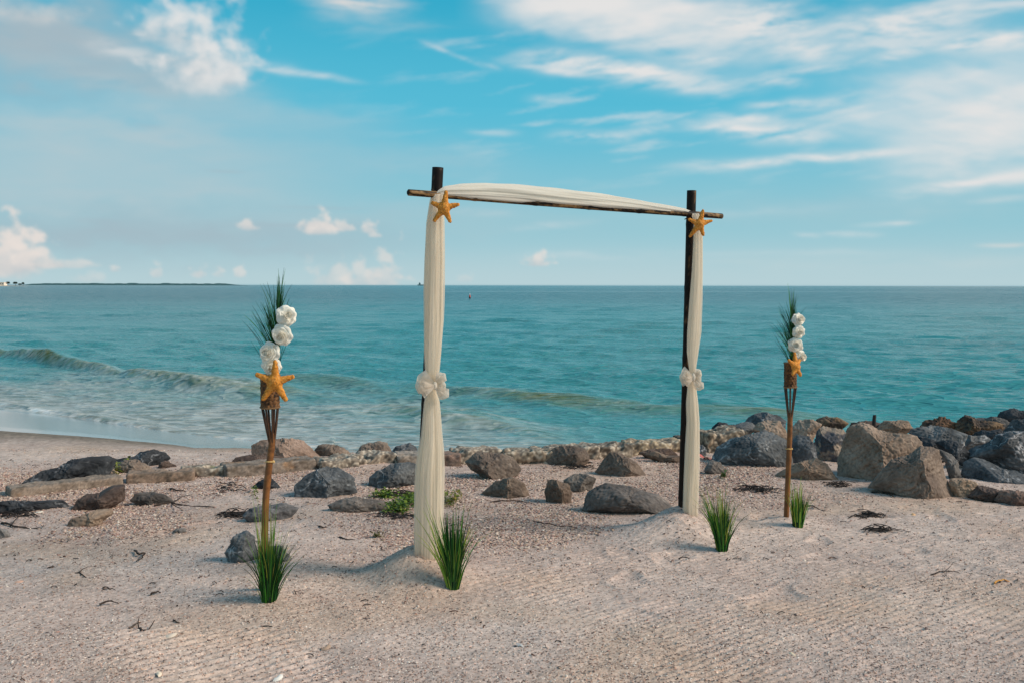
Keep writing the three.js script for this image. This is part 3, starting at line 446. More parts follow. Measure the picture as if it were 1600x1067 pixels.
rock('large slate boulder with pale upper side cut by the right photo edge', 'slate', [[1502, 716], [1519, 698], [1548, 684], [1576, 672], [1600, 671], [1632, 690], [1632, 740], [1592, 735], [1564, 726], [1538, 718], [1514, 721]], { d: 9.3, nf: 7, tint: [1.2, 1.15, 1.12], planes: [[-.3, -.35, .88, .45]] });
rock('speckled dark boulder at the photo edge under the large slate boulder', 'slate', [[1506, 745], [1512, 726], [1526, 718], [1552, 722], [1576, 729], [1600, 738], [1625, 752], [1622, 775], [1576, 770], [1548, 766], [1522, 755]], { d: 8.8, tint: [.95, .95, .95] });
rock('smooth sand-coloured low rock between the wedge and the speckled dark boulder', 'tan', [[1482, 758], [1488, 749], [1505, 747], [1524, 751], [1532, 763], [1516, 775], [1495, 774]], { nf: 2, tint: [1.1, 1.05, .98] });
rock('dark crumbly low rock at the foot of the speckled boulder', 'umber', [[1514, 774], [1529, 759], [1548, 759], [1570, 767], [1560, 781], [1535, 778]], { crag: .06, tint: [1.2, 1.2, 1.2] });
rock('brown crumbly low rock nearest the lower end of the pile at the photo edge', 'umber', [[1556, 780], [1566, 768], [1590, 764], [1616, 768], [1618, 788], [1585, 787]], { crag: .06, tint: [1.9, 1.8, 1.75] });
rock('black rounded boulder on top of the pile against the water at the photo edge', 'dark', [[1560, 656], [1566, 645], [1588, 637], [1604, 637], [1628, 648], [1622, 664], [1581, 664]], { d: 12, nf: 3 });
rock('dark grey boulder under the black rounded one at the photo edge', 'slate', [[1570, 676], [1583, 657], [1604, 653], [1626, 658], [1626, 680], [1588, 682]], { d: 10.8, tint: [.8, .78, .76] });
rock('grey rounded boulder behind the rusty rubble', 'grey', [[1520, 664], [1526, 655], [1548, 649], [1567, 652], [1580, 661], [1567, 676], [1540, 674]], { d: 11.2, tint: [.7, .68, .66] });
rock('jagged rusty rubble rock, smaller piece on the left of the two', 'rust', [[1440, 668], [1448, 658], [1460, 654], [1474, 651], [1486, 657], [1500, 663], [1498, 678], [1460, 676]], { d: 10.7, crag: .12, rough: 2, tint: [.8, .7, .7] });
rock('jagged rusty rubble rock, larger orange-stained piece', 'rust', [[1490, 678], [1498, 662], [1510, 649], [1524, 652], [1540, 655], [1566, 661], [1566, 678], [1529, 684]], { d: 10.5, crag: .12, rough: 2 });
rock('small blue-black rock below the rusty rubble', 'dark', [[1518, 684], [1526, 676], [1538, 671], [1562, 669], [1568, 677], [1546, 690]], { d: 10.1 });
rock('grey rock bridging the black boulder and the large slate one', 'slate', [[1498, 700], [1502, 688], [1516, 679], [1538, 678], [1548, 686], [1525, 702]], { d: 9.9, tint: [1.2, 1.15, 1.1] });
rock('dark flat rock behind the biggest boulder at the water side', 'umber', [[1318, 676], [1327, 660], [1353, 655], [1376, 660], [1384, 674], [1350, 682]], { d: 11.2 });
rock('pale tan flat rock behind the biggest boulder, right of the wooden stake', 'tan', [[1368, 672], [1382, 658], [1400, 655], [1419, 656], [1430, 668], [1412, 678]], { d: 11.0, tint: [.9, .88, .86] });
rock('dark filler rock added for the shaded gap behind the wedge and biggest boulder', 'dark', [[1402, 720], [1410, 688], [1440, 680], [1470, 690], [1475, 716], [1440, 730]], { d: 9.7 });  // added filler, its near-black colour paints the shade between boulders
rock('dark filler rock added for the shaded gap between the egg-shaped and blocky ones', 'dark', [[1256, 724], [1262, 690], [1280, 684], [1296, 700], [1300, 728], [1275, 734]], { d: 9.95 });  // second added filler, coloured near black for a shaded gap

// ---------------------------------------------------------------- concrete kerb and wall, block by block
function block(name, label, L, Rr, hgt, depth, type, o = {}) {   // L, Rr: [px, py] of the front lower corners
  seed = Math.round(L[0] * 91 + L[1]); const a = hit(...L), b = hit(...Rr), lenv = b.clone().sub(a).setY(0), len = lenv.length(), ang = Math.atan2(-lenv.z, lenv.x), off = rnd() * 50;
  const nx = Math.round(clamp(len / .010, 16, 90)), ny = Math.round(clamp((hgt + .15) / .009, 8, 36)), nz = Math.round(clamp(depth / .012, 8, 30));
  let g = new THREE.BoxGeometry(len, hgt + .15, depth, nx, ny, nz); g.deleteAttribute('uv'); g.deleteAttribute('normal'); g = mergeVertices(g, 1e-5);
  const ps = g.attributes.position, col = new Float32Array(ps.count * 3), shelly = type === 'shell', HX = len / 2, HY = (hgt + .15) / 2, HZ = depth / 2, c0 = o.c0 ?? (shelly ? [.13, .105, .085] : [.19, .145, .115]), c1 = o.c1 ?? (shelly ? [.33, .27, .21] : [.27, .21, .165]);
  for (let i = 0; i < ps.count; i++) {
    let x = ps.getX(i), y = ps.getY(i), z = ps.getZ(i); const e = shelly ? .028 : .018, rx = Math.max(0, Math.abs(x) - HX + e), ry = Math.max(0, y - HY + e), rz = Math.max(0, Math.abs(z) - HZ + e), l = Math.hypot(rx, ry, rz);
    if (l > e) { const k = e / l; x = Math.sign(x) * (Math.abs(x) - rx * (1 - k)); y -= ry * (1 - k); z = Math.sign(z) * (Math.abs(z) - rz * (1 - k)); }
    const chip = sst(.15, .45, fbm(x * 4 + off, y * 6, z * 6, 3)), n = fbm(x * 9 + off, y * 9, z * 9, 4), hi = noise(x * 36 + off, y * 36, z * 36), hi2 = ridge(x * 17 + off, y * 28, z * 28, 2);
    const dn = shelly ? .05 * fbm(x * 5 + off, y * 5, z * 5, 4) + .02 * n + .005 * hi - .03 * sst(.15, .4, noise(x * 8 + off, y * 8, z * 8 + 7)) : .022 * n + .006 * hi - .035 * chip * sst(HY - .06, HY, y), L2 = Math.hypot(x / HX * .1, y / HY * .7, z / HZ * .7) || 1;
    x += x / HX * .1 / L2 * dn; y += y / HY * .7 / L2 * dn + (shelly ? .03 * noise(x * 5 + off, 3, 1) * (y > 0 ? 1 : 0) : 0); z += z / HZ * .7 / L2 * dn;
    ps.setXYZ(i, x, y, z);
    let c = mix3(c0, c1, clamp(.5 + n * 1.4 + (shelly ? hi * 1.2 : hi * .3))); if (shelly) { c = mix3(c, [.56, .48, .38], sst(.15, .4, hi) * .7); c = mix3(c, [.05, .04, .03], sst(.1, .45, fbm(x * 12, y * 12, z * 12 + off, 3) - (o.dark ? -.25 : 0)) * .8); if (o.moss) c = mix3(c, [.25, .24, .08], sst(.1, .4, fbm(x * 7, y * 7, z * 7 + 3, 3)) * .6); }
    else { c = mix3(c, [.33, .17, .07], sst(.15, .4, fbm(x * 6 + 3, y * 6, z * 6 + off, 3)) * .5); c = mix3(c, [.09, .068, .05], sst(.0, .3, fbm(x * 8, y * 14, z * 8 + off, 4)) * .75); const g1 = 1 + .5 * noise(x * 90, y * 90, z * 90 + off) + .3 * noise(x * 40, y * 40, z * 40); c = c.map(q => q * g1); }
    col.set(c, i * 3);
  }
  g.setAttribute('color', new THREE.BufferAttribute(col, 3)); g.computeVertexNormals();
  const mid = a.clone().add(b).multiplyScalar(.5), back = V(-Math.sin(ang), 0, -Math.cos(ang)).multiplyScalar(depth / 2);
  const m = single(name, label, o.cat ?? 'concrete block', g, stoneMat, mid.add(back).setY((a.y + b.y) / 2 + hgt - HY)); m.rotation.set(o.tiltX ?? 0, ang, o.tilt ?? 0, 'YXZ'); return m;
}
block('kerb_block', 'long smooth concrete kerb block at the left end of the kerb row', [15, 778], [192, 757], .075, .2, 'smooth', { tilt: .0 });
block('kerb_block', 'tan concrete kerb block with a rusty edge, second from the left end', [196, 757], [303, 752], .09, .2, 'smooth', { c0: [.19, .13, .095], c1: [.27, .19, .14] });
block('kerb_block', 'rough shelly mossy kerb block left of the nearer torch', [280, 747], [350, 744], .085, .22, 'shell', { moss: 1 });
block('kerb_block', 'smooth flat-topped kerb block running behind the nearer torch pole', [353, 746], [494, 733], .095, .26, 'smooth', { c0: [.16, .125, .1], c1: [.25, .2, .165] });
block('kerb_block', 'broken shell-crusted kerb block right of the nearer torch', [499, 735], [562, 730], .095, .28, 'shell');
block('kerb_block', 'shelly kerb block with dark pits above the veined boulder', [560, 729], [624, 723], .09, .28, 'shell');
block('kerb_block', 'grey worn kerb block just left of the taller arch post', [622, 726], [686, 723], .09, .28, 'smooth', { c0: [.24, .2, .17], c1: [.35, .29, .24] });
block('kerb_block', 'small brown kerb block just right of the taller arch post', [688, 727], [720, 727], .1, .25, 'smooth', { c0: [.16, .1, .08], c1: [.24, .16, .12] });
const wc = { cat: 'wall segment' };
block('wall_segment', 'pale shelly wall segment behind the domed boulder right of the taller post', [712, 725], [790, 721], .12, .3, 'shell', wc);
block('wall_segment', 'shelly wall segment with an ochre face in the middle between the posts', [788, 727], [866, 726], .13, .3, 'shell', { ...wc, c1: [.35, .27, .19] });
block('wall_segment', 'shelly wall segment behind the boulder that leans on the wall', [860, 722], [938, 718], .125, .3, 'shell', wc);
block('wall_segment', 'notched shelly wall segment with blackened gaps on its top', [934, 718], [990, 713], .12, .3, 'shell', { ...wc, dark: 1 });
block('wall_segment', 'golden shelly wall segment with a black crust on top, left of the shorter post', [986, 711], [1072, 707], .115, .3, 'shell', { ...wc, c1: [.40, .30, .19] });
block('wall_segment', 'dark crumbling wall segment just right of the shorter post', [1070, 704], [1122, 702], .12, .35, 'shell', { ...wc, dark: 1, c1: [.26, .2, .14] });
block('wall_segment', 'crumbling brown wall segment climbing behind the white-flecked boulder', [1108, 707], [1172, 704], .2, .4, 'shell', { ...wc, dark: 1, c1: [.34, .26, .18], tilt: .1 });

// ---------------------------------------------------------------- bamboo arch
const DL = 5.85, DR = 6.9;
const bambooMat = vcMat(.55, { specularIntensity: .3 });
const charred = (p, u, v, s = 0) => { const n = fbm(Math.cos(u * 6.283) * 1.2 + s, Math.sin(u * 6.283) * 1.2, v * 9 + s, 4), n2 = noise(u * 22 + s, v * 60, 3); let c = mix3([.005, .004, .0035], [.018, .011, .008], clamp(.5 + n2)); return mix3(c, [.26, .14, .06], sst(.16, .42, n + n2 * .16) * .75); };
const nodes = (k, list, w = .008) => list.reduce((s, q) => s + Math.exp(-(((k - q) / w) ** 2)), 0);
const archPos = at(660, 870, DL).setY(0);
const arch = thing('bamboo_arch', 'dark bamboo wedding arch of two posts and a crossbeam standing on the sand', 'arch', archPos);
const rel = (p, o) => p.clone().sub(o);
{
  const pl = [at(684, 262, DL), at(668.5, 600, DL), at(654, 885, DL)], pr = [at(1081, 298, DR), at(1074, 560, DR), at(1066, 830, DR)];
  mesh('post', bar(pl.map(p => rel(p, archPos)), k => .033 * (1 + .07 * nodes(k, [.13, .34, .55, .76, .93])) , 20, (p, u, v) => charred(p, u, v, 2), 120), bambooMat, arch);
  mesh('post', bar(pr.map(p => rel(p, archPos)), k => .0325 * (1 + .07 * nodes(k, [.1, .29, .5, .72, .9])), 20, (p, u, v) => charred(p, u, v, 7), 120), bambooMat, arch);
  const off = .072, A = at(684, 304.5, DL - off), B = at(1081, 334.5, DR - off), dir = B.clone().sub(A).normalize();
  const solve = px => { let lo = -2, hi = 6; for (let i = 0; i < 60; i++) { const m = (lo + hi) / 2, q = A.clone().addScaledVector(dir, m).sub(camera.position).applyQuaternion(camera.quaternion.clone().invert()); if (800 + q.x / -q.z * FPX < px) lo = m; else hi = m; } return A.clone().addScaledVector(dir, lo); };
  const e0 = solve(638), e1 = solve(1128);
  const beamCol = (p, u, v) => { const n = fbm(Math.cos(u * 6.283) + 4, Math.sin(u * 6.283), v * 14, 4), n2 = noise(u * 14, v * 90, 5); return mix3([.008, .006, .005], mix3([.22, .115, .045], [.36, .22, .10], clamp(.5 + n2)), sst(.0, .34, n + n2 * .25 + .03 + (v < .1 ? .25 : 0)) * .8); };
  const bm = mesh('crossbeam', bar([e0, e0.clone().lerp(e1, .33), e0.clone().lerp(e1, .66), e1].map(p => rel(p, archPos)), k => (.0185 + .004 * Math.sin(k * 3.1)) * (1 + .10 * nodes(k, [.18, .36, .53, .7, .86], .006)), 18, beamCol, 160), bambooMat, arch);
  for (const e of [[e0, -1], [e1, 1]]) { const c = new THREE.CylinderGeometry(.0125, .0125, .004, 14); const h = mesh('hollow_end', c, new THREE.MeshStandardMaterial({ color: new THREE.Color(.01, .008, .007) }), bm); h.position.copy(rel(e[0], archPos)).addScaledVector(dir, e[1] * .003); h.quaternion.setFromUnitVectors(V(0, 1, 0), dir); }
  for (const [pt, d] of [[A, DL], [B, DR]]) { // twine that lashes beam to post
    const tw = []; for (let i = 0; i < 3; i++) { const t = new THREE.TorusGeometry(.046, .003, 6, 28); t.scale(1, .6, 1.2); t.rotateX(Math.PI / 2); t.rotateZ(.5 - i * .5); t.translate(0, (i - 1) * .012, -.035); tw.push(t); }
    const m = mesh('twine_lashing', mergeGeometries(tw), new THREE.MeshStandardMaterial({ color: new THREE.Color(.05, .035, .025), roughness: 1 }), arch); m.position.copy(rel(pt, archPos));
  }
}
// cream cloth hung down both posts and laid along the beam
const clothMat = new THREE.MeshPhysicalMaterial({ color: new THREE.Color(.91, .86, .77), roughness: .86, transmission: .5, thickness: 0, specularIntensity: .1, side: THREE.DoubleSide });
const netMat = new THREE.MeshPhysicalMaterial({ color: new THREE.Color(.90, .85, .78), roughness: .62, transmission: .76, thickness: 0, specularIntensity: .1, side: THREE.DoubleSide });
const sheerMat = new THREE.MeshPhysicalMaterial({ color: new THREE.Color(.92, .87, .80), roughness: .6, transmission: .86, thickness: 0, specularIntensity: .1, side: THREE.DoubleSide });
const drape = thing('chiffon_drape', 'long cream chiffon cloth laid along the arch beam and hanging down both posts', 'drape', archPos);
function hanging(profile, d, s, kz, grow = 1) {
  const ys = profile.map(p => p[0]), y0 = ys[0], y1 = ys[ys.length - 1], L = profile.map(p => [p[0], p[1]]), R = profile.map(p => [p[0], p[2]]);
  return grid(150, 110, (u, v) => {
    const y = mix(y0, y1, v), xl = table(L, y), xr = table(R, y), c = at((xl + xr) / 2, y, d), hw = (xr - xl) / 2 * d / FPX * grow, a = u * Math.PI * 2, cv = v * 5 + s;
    const pinch = clamp(hw / .05), f = 1 + pinch * (.085 * Math.sin(a * 5 + 3 * noise(cv * .5, 1, s)) + .05 * Math.sin(a * 11 + 5 * noise(cv * .5, 5, s)) * (.6 + noise(cv * .9, a, s)) + 0.012 * Math.sin(a * 27 + s + 5 * noise(cv * .7, 2)) + .15 * noise(Math.cos(a) * 2.4 + s, Math.sin(a) * 2.4, cv * .55) + .05 * noise(Math.cos(a) * 6 + s, Math.sin(a) * 6, cv * .8));
    const ff = Math.sin(a) > -.2 ? f : 1 + (f - 1) * .4;
    return [c.x - archPos.x + Math.cos(a) * hw * (1 + (ff - 1) * .55), c.y - archPos.y + .006 * noise(a * 2, v * 30, s), c.z - archPos.z + Math.sin(a) * hw * kz * (.8 + (ff - 1) * 1.7)];
  }, null, true);
}
const PANEL1 = [[304, 676, 692], [316, 672, 692], [350, 667, 692.5], [400, 664.5, 693], [450, 663, 692.5], [500, 663.5, 691.5], [550, 663.5, 688.5], [580, 665, 686], [594, 669, 684], [603, 672, 683], [612, 668, 682], [626, 663.5, 686], [650, 661.5, 688], [680, 659, 690], [700, 655, 692], [730, 650.5, 692.5], [770, 649, 692], [830, 648, 691], [872, 647.5, 690]];
{ const a = mesh('hanging_panel', hanging(PANEL1, DL - .085, 3, .95, .95), clothMat, drape); mesh('sheer_layer', hanging(PANEL1, DL - .085, 8, 1.1, 1.07), sheerMat, a); }
const PANEL2 = [[334, 1080, 1092], [346, 1085, 1098], [372, 1084.5, 1098], [420, 1082, 1097.5], [470, 1078, 1096.5], [520, 1074.5, 1094.5], [550, 1074, 1090.5], [575, 1077, 1087.5], [590, 1079, 1086.5], [604, 1075, 1087.5], [630, 1073, 1090.5], [660, 1074, 1092.5], [700, 1071.5, 1092.5], [750, 1069.5, 1091.5], [790, 1068, 1090], [818, 1068, 1089]];
{ const a = mesh('hanging_panel', hanging(PANEL2, DR - .085, 11, .95, .95), clothMat, drape); mesh('sheer_layer', hanging(PANEL2, DR - .085, 17, 1.1, 1.08), sheerMat, a); }
{
  const up = [[679, 305], [684, 298], [694, 291.5], [720, 288], [760, 286.5], [800, 288.5], [850, 292.5], [900, 298], [950, 304.5], [1000, 313], [1040, 320.5], [1070, 326.5], [1086, 332.5], [1092, 337]], depthAt = px => mix(DL, DR, (1 / (1 + (DR / DL) * (1081 - px) / Math.max(1e-3, px - 684)))) ;
  const dep = px => { const t = clamp((px - 684) / (1081 - 684), -.1, 1.1); return 1 / mix(1 / DL, 1 / DR, t); };
  mesh('swag', grid(130, 150, (u, v) => {
    const px = mix(679, 1092, v), d = dep(px) - .078, cy = 301 + (px - 638) * .0757, yt = table(up, px), yb = cy + 1.5, c = at(px, (yt + yb) / 2, d), hh = Math.max(.004, (yb - yt) / 2 * d / FPX), a = u * Math.PI * 2;
    const f = 1 + .07 * Math.sin(a * 4 + 4 * noise(v * 2.2, 3)) + .05 * Math.sin(a * 9 + 5 * noise(v * 3, 8)) + .02 * Math.sin(a * 19 + 6 * v) + .14 * noise(v * 7, Math.cos(a) * 1.2, Math.sin(a) * 1.2);
    return [c.x - archPos.x, c.y - archPos.y + Math.sin(a) * hh * f, c.z - archPos.z + Math.cos(a) * Math.max(hh, .014) * .9 * (1 + (f - 1) * 1.2)];
  }, null, true), clothMat, drape);
}
// bows
function bow(label, px, py, d, loops, s) {
  const o = at(px, py, d), t = thing('organza_bow', label, 'bow', o), m = d / FPX; seed = s;
  for (const [ang, len, wid, open, wz] of loops) {
    const ca = Math.cos(ang), sa = Math.sin(ang), L = len * m, W = wid * m, D = open * m, ph = rnd() * 6;
    const layer = (k, sc) => grid(40, 22, (u, v) => {
      const q = Math.sin(Math.PI * u), along = L * sc * Math.pow(q, .75), w = (v - .5), width = W * (.14 + .86 * Math.pow(q, .8)) * sc, rip = (.20 * Math.sin(w * 9 + ph + k * 2 + 3 * u) + .06 * Math.sin(w * 23 + u * 9)) * q * D;
      const al = along * (1 - .3 * (2 * w) ** 2 + .025 * Math.sin(w * 13 + ph)), ac = w * width, z = D * Math.sin(2 * Math.PI * u) * (1 - .35 * Math.abs(w)) + rip + wz * m;
      return [al * ca - ac * sa, al * sa + ac * ca, z];
    });
    mesh('loop', layer(0, 1), netMat, t); mesh('loop', layer(1, .78), netMat, t);
  }
  mesh('knot', grid(36, 20, (u, v) => { const a = u * 6.2832, b = (v - .5) * Math.PI, r = 5.0 * m, f = 1 + .1 * Math.sin(a * 9 + v * 4); return [r * .75 * Math.cos(a) * Math.cos(b) * f, r * 1.35 * Math.sin(b), r * Math.sin(a) * Math.cos(b) * f + .012]; }, null, true), clothMat, t);
}
bow('large sheer cream bow tied round the cloth on the taller arch post', 680, 602, DL - .14, [[Math.PI - .28, 31, 40, 9, 3], [Math.PI + .12, 26, 34, 7, 8], [.95, 24, 20, 7, 0], [-.75, 27, 22, 7, 4], [-.2, 17, 20, 6, 1]], 3);
bow('smaller sheer cream bow tied round the cloth on the shorter arch post', 1083, 589, DR - .14, [[Math.PI - .1, 21, 31, 8, 3], [Math.PI + .1, 17, 26, 6, 6], [.75, 16, 16, 6, 0], [-.95, 24, 17, 6, 3], [0, 13, 24, 5, 2]], 9);

// ---------------------------------------------------------------- starfish
const starMat = vcMat(.75);
function starfish(label, cpx, d, tips, thick, tiltZ = () => 0) {   // tips: [px, py, forward in px]
  const c = at(...cpx, d), m = d / FPX, T = tips.map(([x, y, z = 0]) => [(x - cpx[0]) * m, (cpx[1] - y) * m, z * m]), R = Math.max(...T.map(t => Math.hypot(...t))) * 1.25, N = 52, mc = new MarchingCubes(N, new THREE.MeshBasicMaterial(), false, false, 60000);
  const smin = (a, b, k) => { const h = clamp(.5 + .5 * (b - a) / k); return mix(b, a, h) - k * h * (1 - h); };
  const r0 = thick * m, sd = (x, y, z) => { let v = 1e9; for (const t of T) { const l2 = t[0] * t[0] + t[1] * t[1] + t[2] * t[2], h = clamp((x * t[0] + y * t[1] + z * t[2]) / l2), dx = x - t[0] * h, dy = y - t[1] * h, dz = z - t[2] * h, rad = r0 * (1.05 - .62 * h ** .8), s = Math.hypot(dx, dy, dz * 1.25) - rad; v = smin(v, s, r0 * .55); } return v + r0 * .16 * noise(x / m * .4, y / m * .4, z / m * .4 + cpx[0]) + r0 * .09 * noise(x / m * 1.1, y / m * 1.1, z / m * 1.1); };
  for (let k = 0; k < N; k++) for (let j = 0; j < N; j++) for (let i = 0; i < N; i++) { const f = n => (n / N * 2 - 1) * R; mc.field[k * N * N + j * N + i] = -sd(f(i), f(j), f(k)) / r0; }
  mc.isolation = 0; mc.update();
  const n = mc.count, pos = new Float32Array(n * 3); for (let i = 0; i < n * 3; i++) pos[i] = mc.positionArray[i] * R;
  let g = new THREE.BufferGeometry(); g.setAttribute('position', new THREE.BufferAttribute(pos, 3)); g = mergeVertices(g, R * 1e-4); g.computeVertexNormals();
  const P = g.attributes.position, col = new Float32Array(P.count * 3);
  for (let i = 0; i < P.count; i++) { const x = P.getX(i) / m, y = P.getY(i) / m, z = P.getZ(i) / m; let q = mix3([.52, .185, .02], [.70, .29, .045], clamp(.5 + 1.2 * noise(x * .25, y * .25, z * .25))); q = mix3(q, [.15, .045, .008], sst(.08, .3, fbm(x * .5 + 9, y * .5, z * .5, 3)) * .8); q = mix3(q, [.64, .38, .14], sst(.25, .5, noise(x * 1.1, y * 1.1, z * 1.1)) * .6); col.set(q, i * 3); }
  g.setAttribute('color', new THREE.BufferAttribute(col, 3));
  const o = single('starfish', label, 'starfish', g, starMat, c); return o;
}
starfish('orange starfish tied below the beam on the taller arch post', [694, 325], DL - .16, [[697, 301, 2], [715, 320, 0], [703, 345.5, 1], [679, 344, 1], [676, 317.5, 0]], 6.6);
starfish('orange starfish tied below the beam on the shorter arch post', [1094, 350], DR - .16, [[1098, 330, 2], [1112, 345, -2], [1099.5, 367, 0], [1079, 369, 0], [1077.5, 343.5, 1]], 5.4);
const DT1 = 5.42, DT2 = 7.16;
starfish('largest orange starfish leaning on the basket of the nearer torch', [429, 597], DT1 - .12, [[430.5, 565, 2], [456, 588.5, -1], [446, 624, 1], [411, 623, 1], [401, 585, 0]], 8.2);
starfish('golden starfish seen askew on the basket of the farther torch', [1244, 573], DT2 - .1, [[1243, 552, -4], [1252, 563, -8], [1251, 586, 2], [1238, 584, 5], [1231, 562, 6]], 5.2);

// ---------------------------------------------------------------- torches
const caneMat = vcMat(.45, { specularIntensity: .7 }), weaveMat = vcMat(.75);
function torch(label, polePts, splitPts, d, ring, basket) {
  const base = hit(polePts[0][0], polePts[0][1]).clone(); const o = at(polePts[0][0], polePts[0][1], d).setY(groundSmooth(base.x, base.z) - .03), t = thing('bamboo_torch', label, 'torch', o), m = d / FPX;
  const cane = (p, u, v) => { const n = fbm(u * 3, v * 26, d, 3), n2 = noise(Math.cos(u * 6.28) * 3, Math.sin(u * 6.28) * 3, v * 90); return mix3([.24, .095, .026], [.12, .046, .015], clamp(.5 + n * 1.4 + n2 * .5)); };
  const pole = mesh('pole', bar([o.clone(), ...polePts.map(p => at(p[0], p[1], d))].map(p => rel(p, o)), k => .0195 * (1 + .08 * nodes(k, [.2, .48, .74], .012)) * (1 - .05 * k), 14, cane, 90), caneMat, t);
  const bandP = at(ring[0], ring[1], d), cord = new THREE.MeshStandardMaterial({ color: new THREE.Color(.55, .36, .14), roughness: .9 });
  const band = mesh('tie_band', new THREE.TorusGeometry(.0205, .004, 8, 24), cord, t); band.rotation.x = Math.PI / 2 - .1; band.position.copy(rel(bandP, o));
  const knot = mesh('tie_knot', new THREE.IcosahedronGeometry(.009, 2), cord, band); knot.position.set(.021, .006, 0);
  const top = at(splitPts[1][0], splitPts[1][1], d), bot = at(splitPts[0][0], splitPts[0][1], d), rt = splitPts[1][2] * m;
  for (let i = 0; i < 8; i++) { const a = i / 8 * 6.283 + .3, ca = Math.cos(a), sa = Math.sin(a); mesh('split_cane', bar([V(bot.x + ca * .011, bot.y - .02, bot.z + sa * .011), V(mix(bot.x, top.x, .45) + ca * rt * .62, mix(bot.y, top.y, .45), mix(bot.z, top.z, .45) + sa * rt * .62), V(top.x + ca * rt, top.y + .01, top.z + sa * rt)].map(p => rel(p, o)), .0058, 6, (p, u, v) => mix3([.10, .045, .02], [.035, .018, .012], clamp(v * 1.1 + .3 * noise(v * 20, i)))), caneMat, t); }
  const hoop = mesh('cord_hoop', new THREE.TorusGeometry(rt, .0035, 8, 36), cord, t); hoop.rotation.x = Math.PI / 2; hoop.position.copy(rel(top, o));
  const b0 = at(basket[0], basket[2], d), b1 = at(basket[0], basket[1], d), hgt = b1.y - b0.y, rb = basket[3] * m, strips = 9;
  const bk = mesh('woven_basket', grid(160, 96, (u, v) => { const a = u * 6.2832, row = Math.floor(v * strips), fr = v * strips - row, w = Math.cos(a * 12 + (row % 2) * Math.PI) * .0016, pro = Math.pow(Math.sin(Math.PI * clamp(fr)), .4) * .0028, r = rb + w + pro - .004 + .002 * noise(a, v * 6, d); return [b0.x - o.x + Math.cos(a) * r + (b1.x - b0.x) * v, b0.y - o.y + hgt * v, b0.z - o.z + Math.sin(a) * r]; },
    (p, u, v) => { const row = Math.floor(v * strips), cell = Math.floor(u * 24 + row % 2 * .5), n = noise(cell * 3.7, row * 2.3, d), k = clamp(.45 + n * .9); let c = mix3([.05, .024, .012], [.20, .095, .035], k); const q = 1 + .5 * noise(u * 90, v * 60, 3); return mix3(c, [.02, .012, .008], sst(.25, .45, noise(u * 16, v * 9, d + 4)) * .8).map(x => x * q); }, true), weaveMat, t);
  for (const v of [0, 1]) { const r = mesh('rim', new THREE.TorusGeometry(rb, .0045, 8, 48), new THREE.MeshStandardMaterial({ color: new THREE.Color(.16, .085, .035), roughness: .8 }), bk); r.rotation.x = Math.PI / 2; r.position.set(b0.x - o.x + (b1.x - b0.x) * v, b0.y - o.y + hgt * v, b0.z - o.z); }
  const fl = mesh('basket_floor', new THREE.CylinderGeometry(rb * .95, rb * .95, .008, 32), new THREE.MeshStandardMaterial({ color: new THREE.Color(.05, .03, .02) }), bk); fl.position.set(b0.x - o.x, b0.y - o.y + .012, b0.z - o.z);
  return t;
}
torch('nearer bamboo torch with woven basket, standing in the leftmost grass tuft', [[411, 940], [414, 800], [418, 745], [422, 712], [424.5, 690], [424.5, 676]], [[424.5, 690], [421.5, 637, 13.2]], DT1, [421, 721], [421.5, 586, 636, 15]);
torch('farther slim bamboo torch with woven basket in front of the rock pile', [[1229, 812], [1232, 740], [1234, 690], [1235, 655], [1235, 645]], [[1235, 652], [1235.5, 605, 9]], DT2, [1232.5, 701], [1235.5, 567, 604, 10]);

// ---------------------------------------------------------------- artificial grass
function blades(list) {   // each: {b: base, dir, len, w, droop, col}
  const n = 7, pos = [], col = [], idx = [];
  for (const q of list) {
    const side = V(0, 0, 0).crossVectors(q.dir, V(rr(-.3, .3), rr(-.2, .2), 1)).normalize(), nrm = V(0, 0, 0).crossVectors(side, q.dir).normalize(), k0 = pos.length / 3;
    let p = q.b.clone(), d = q.dir.clone(); const st = q.len / n;
    for (let i = 0; i <= n; i++) {
      const t = i / n, w = q.w * (t < .12 ? .7 + t * 2.5 : 1) * Math.pow(1 - t, .7) + .0004, cmul = 1;
      for (const s of [-1, 0, 1]) { const z = s === 0 ? -w * .35 : 0; pos.push(p.x + side.x * w * s + nrm.x * z, p.y + side.y * w * s + nrm.y * z, p.z + side.z * w * s + nrm.z * z); col.push(...q.col.map(v => v * cmul)); }
      d.addScaledVector(q.out, q.droop * st * (0.6 + 1.6 * t)).addScaledVector(V(0, -1, 0), q.droop * st * .9 * t * t).normalize(); p.addScaledVector(d, st);
      if (i < n) for (const s of [0, 1]) { const a = k0 + i * 3 + s; idx.push(a, a + 1, a + 4, a, a + 4, a + 3); }
    }
  }
  const g = new THREE.BufferGeometry(); g.setAttribute('position', new THREE.Float32BufferAttribute(pos, 3)); g.setAttribute('color', new THREE.Float32BufferAttribute(col, 3)); g.setIndex(idx); g.computeVertexNormals(); return g;
}
const innerMat = vcMat(.65, { specularIntensity: .3 });
const bladeMat = new THREE.MeshPhysicalMaterial({ color: 0xffffff, vertexColors: true, roughness: .6, transmission: .25, thickness: 0, specularIntensity: .35, side: THREE.DoubleSide });
const greens = [[.012, .060, .012], [.026, .12, .022], [.11, .27, .04], [.006, .030, .009], [.33, .41, .06]];
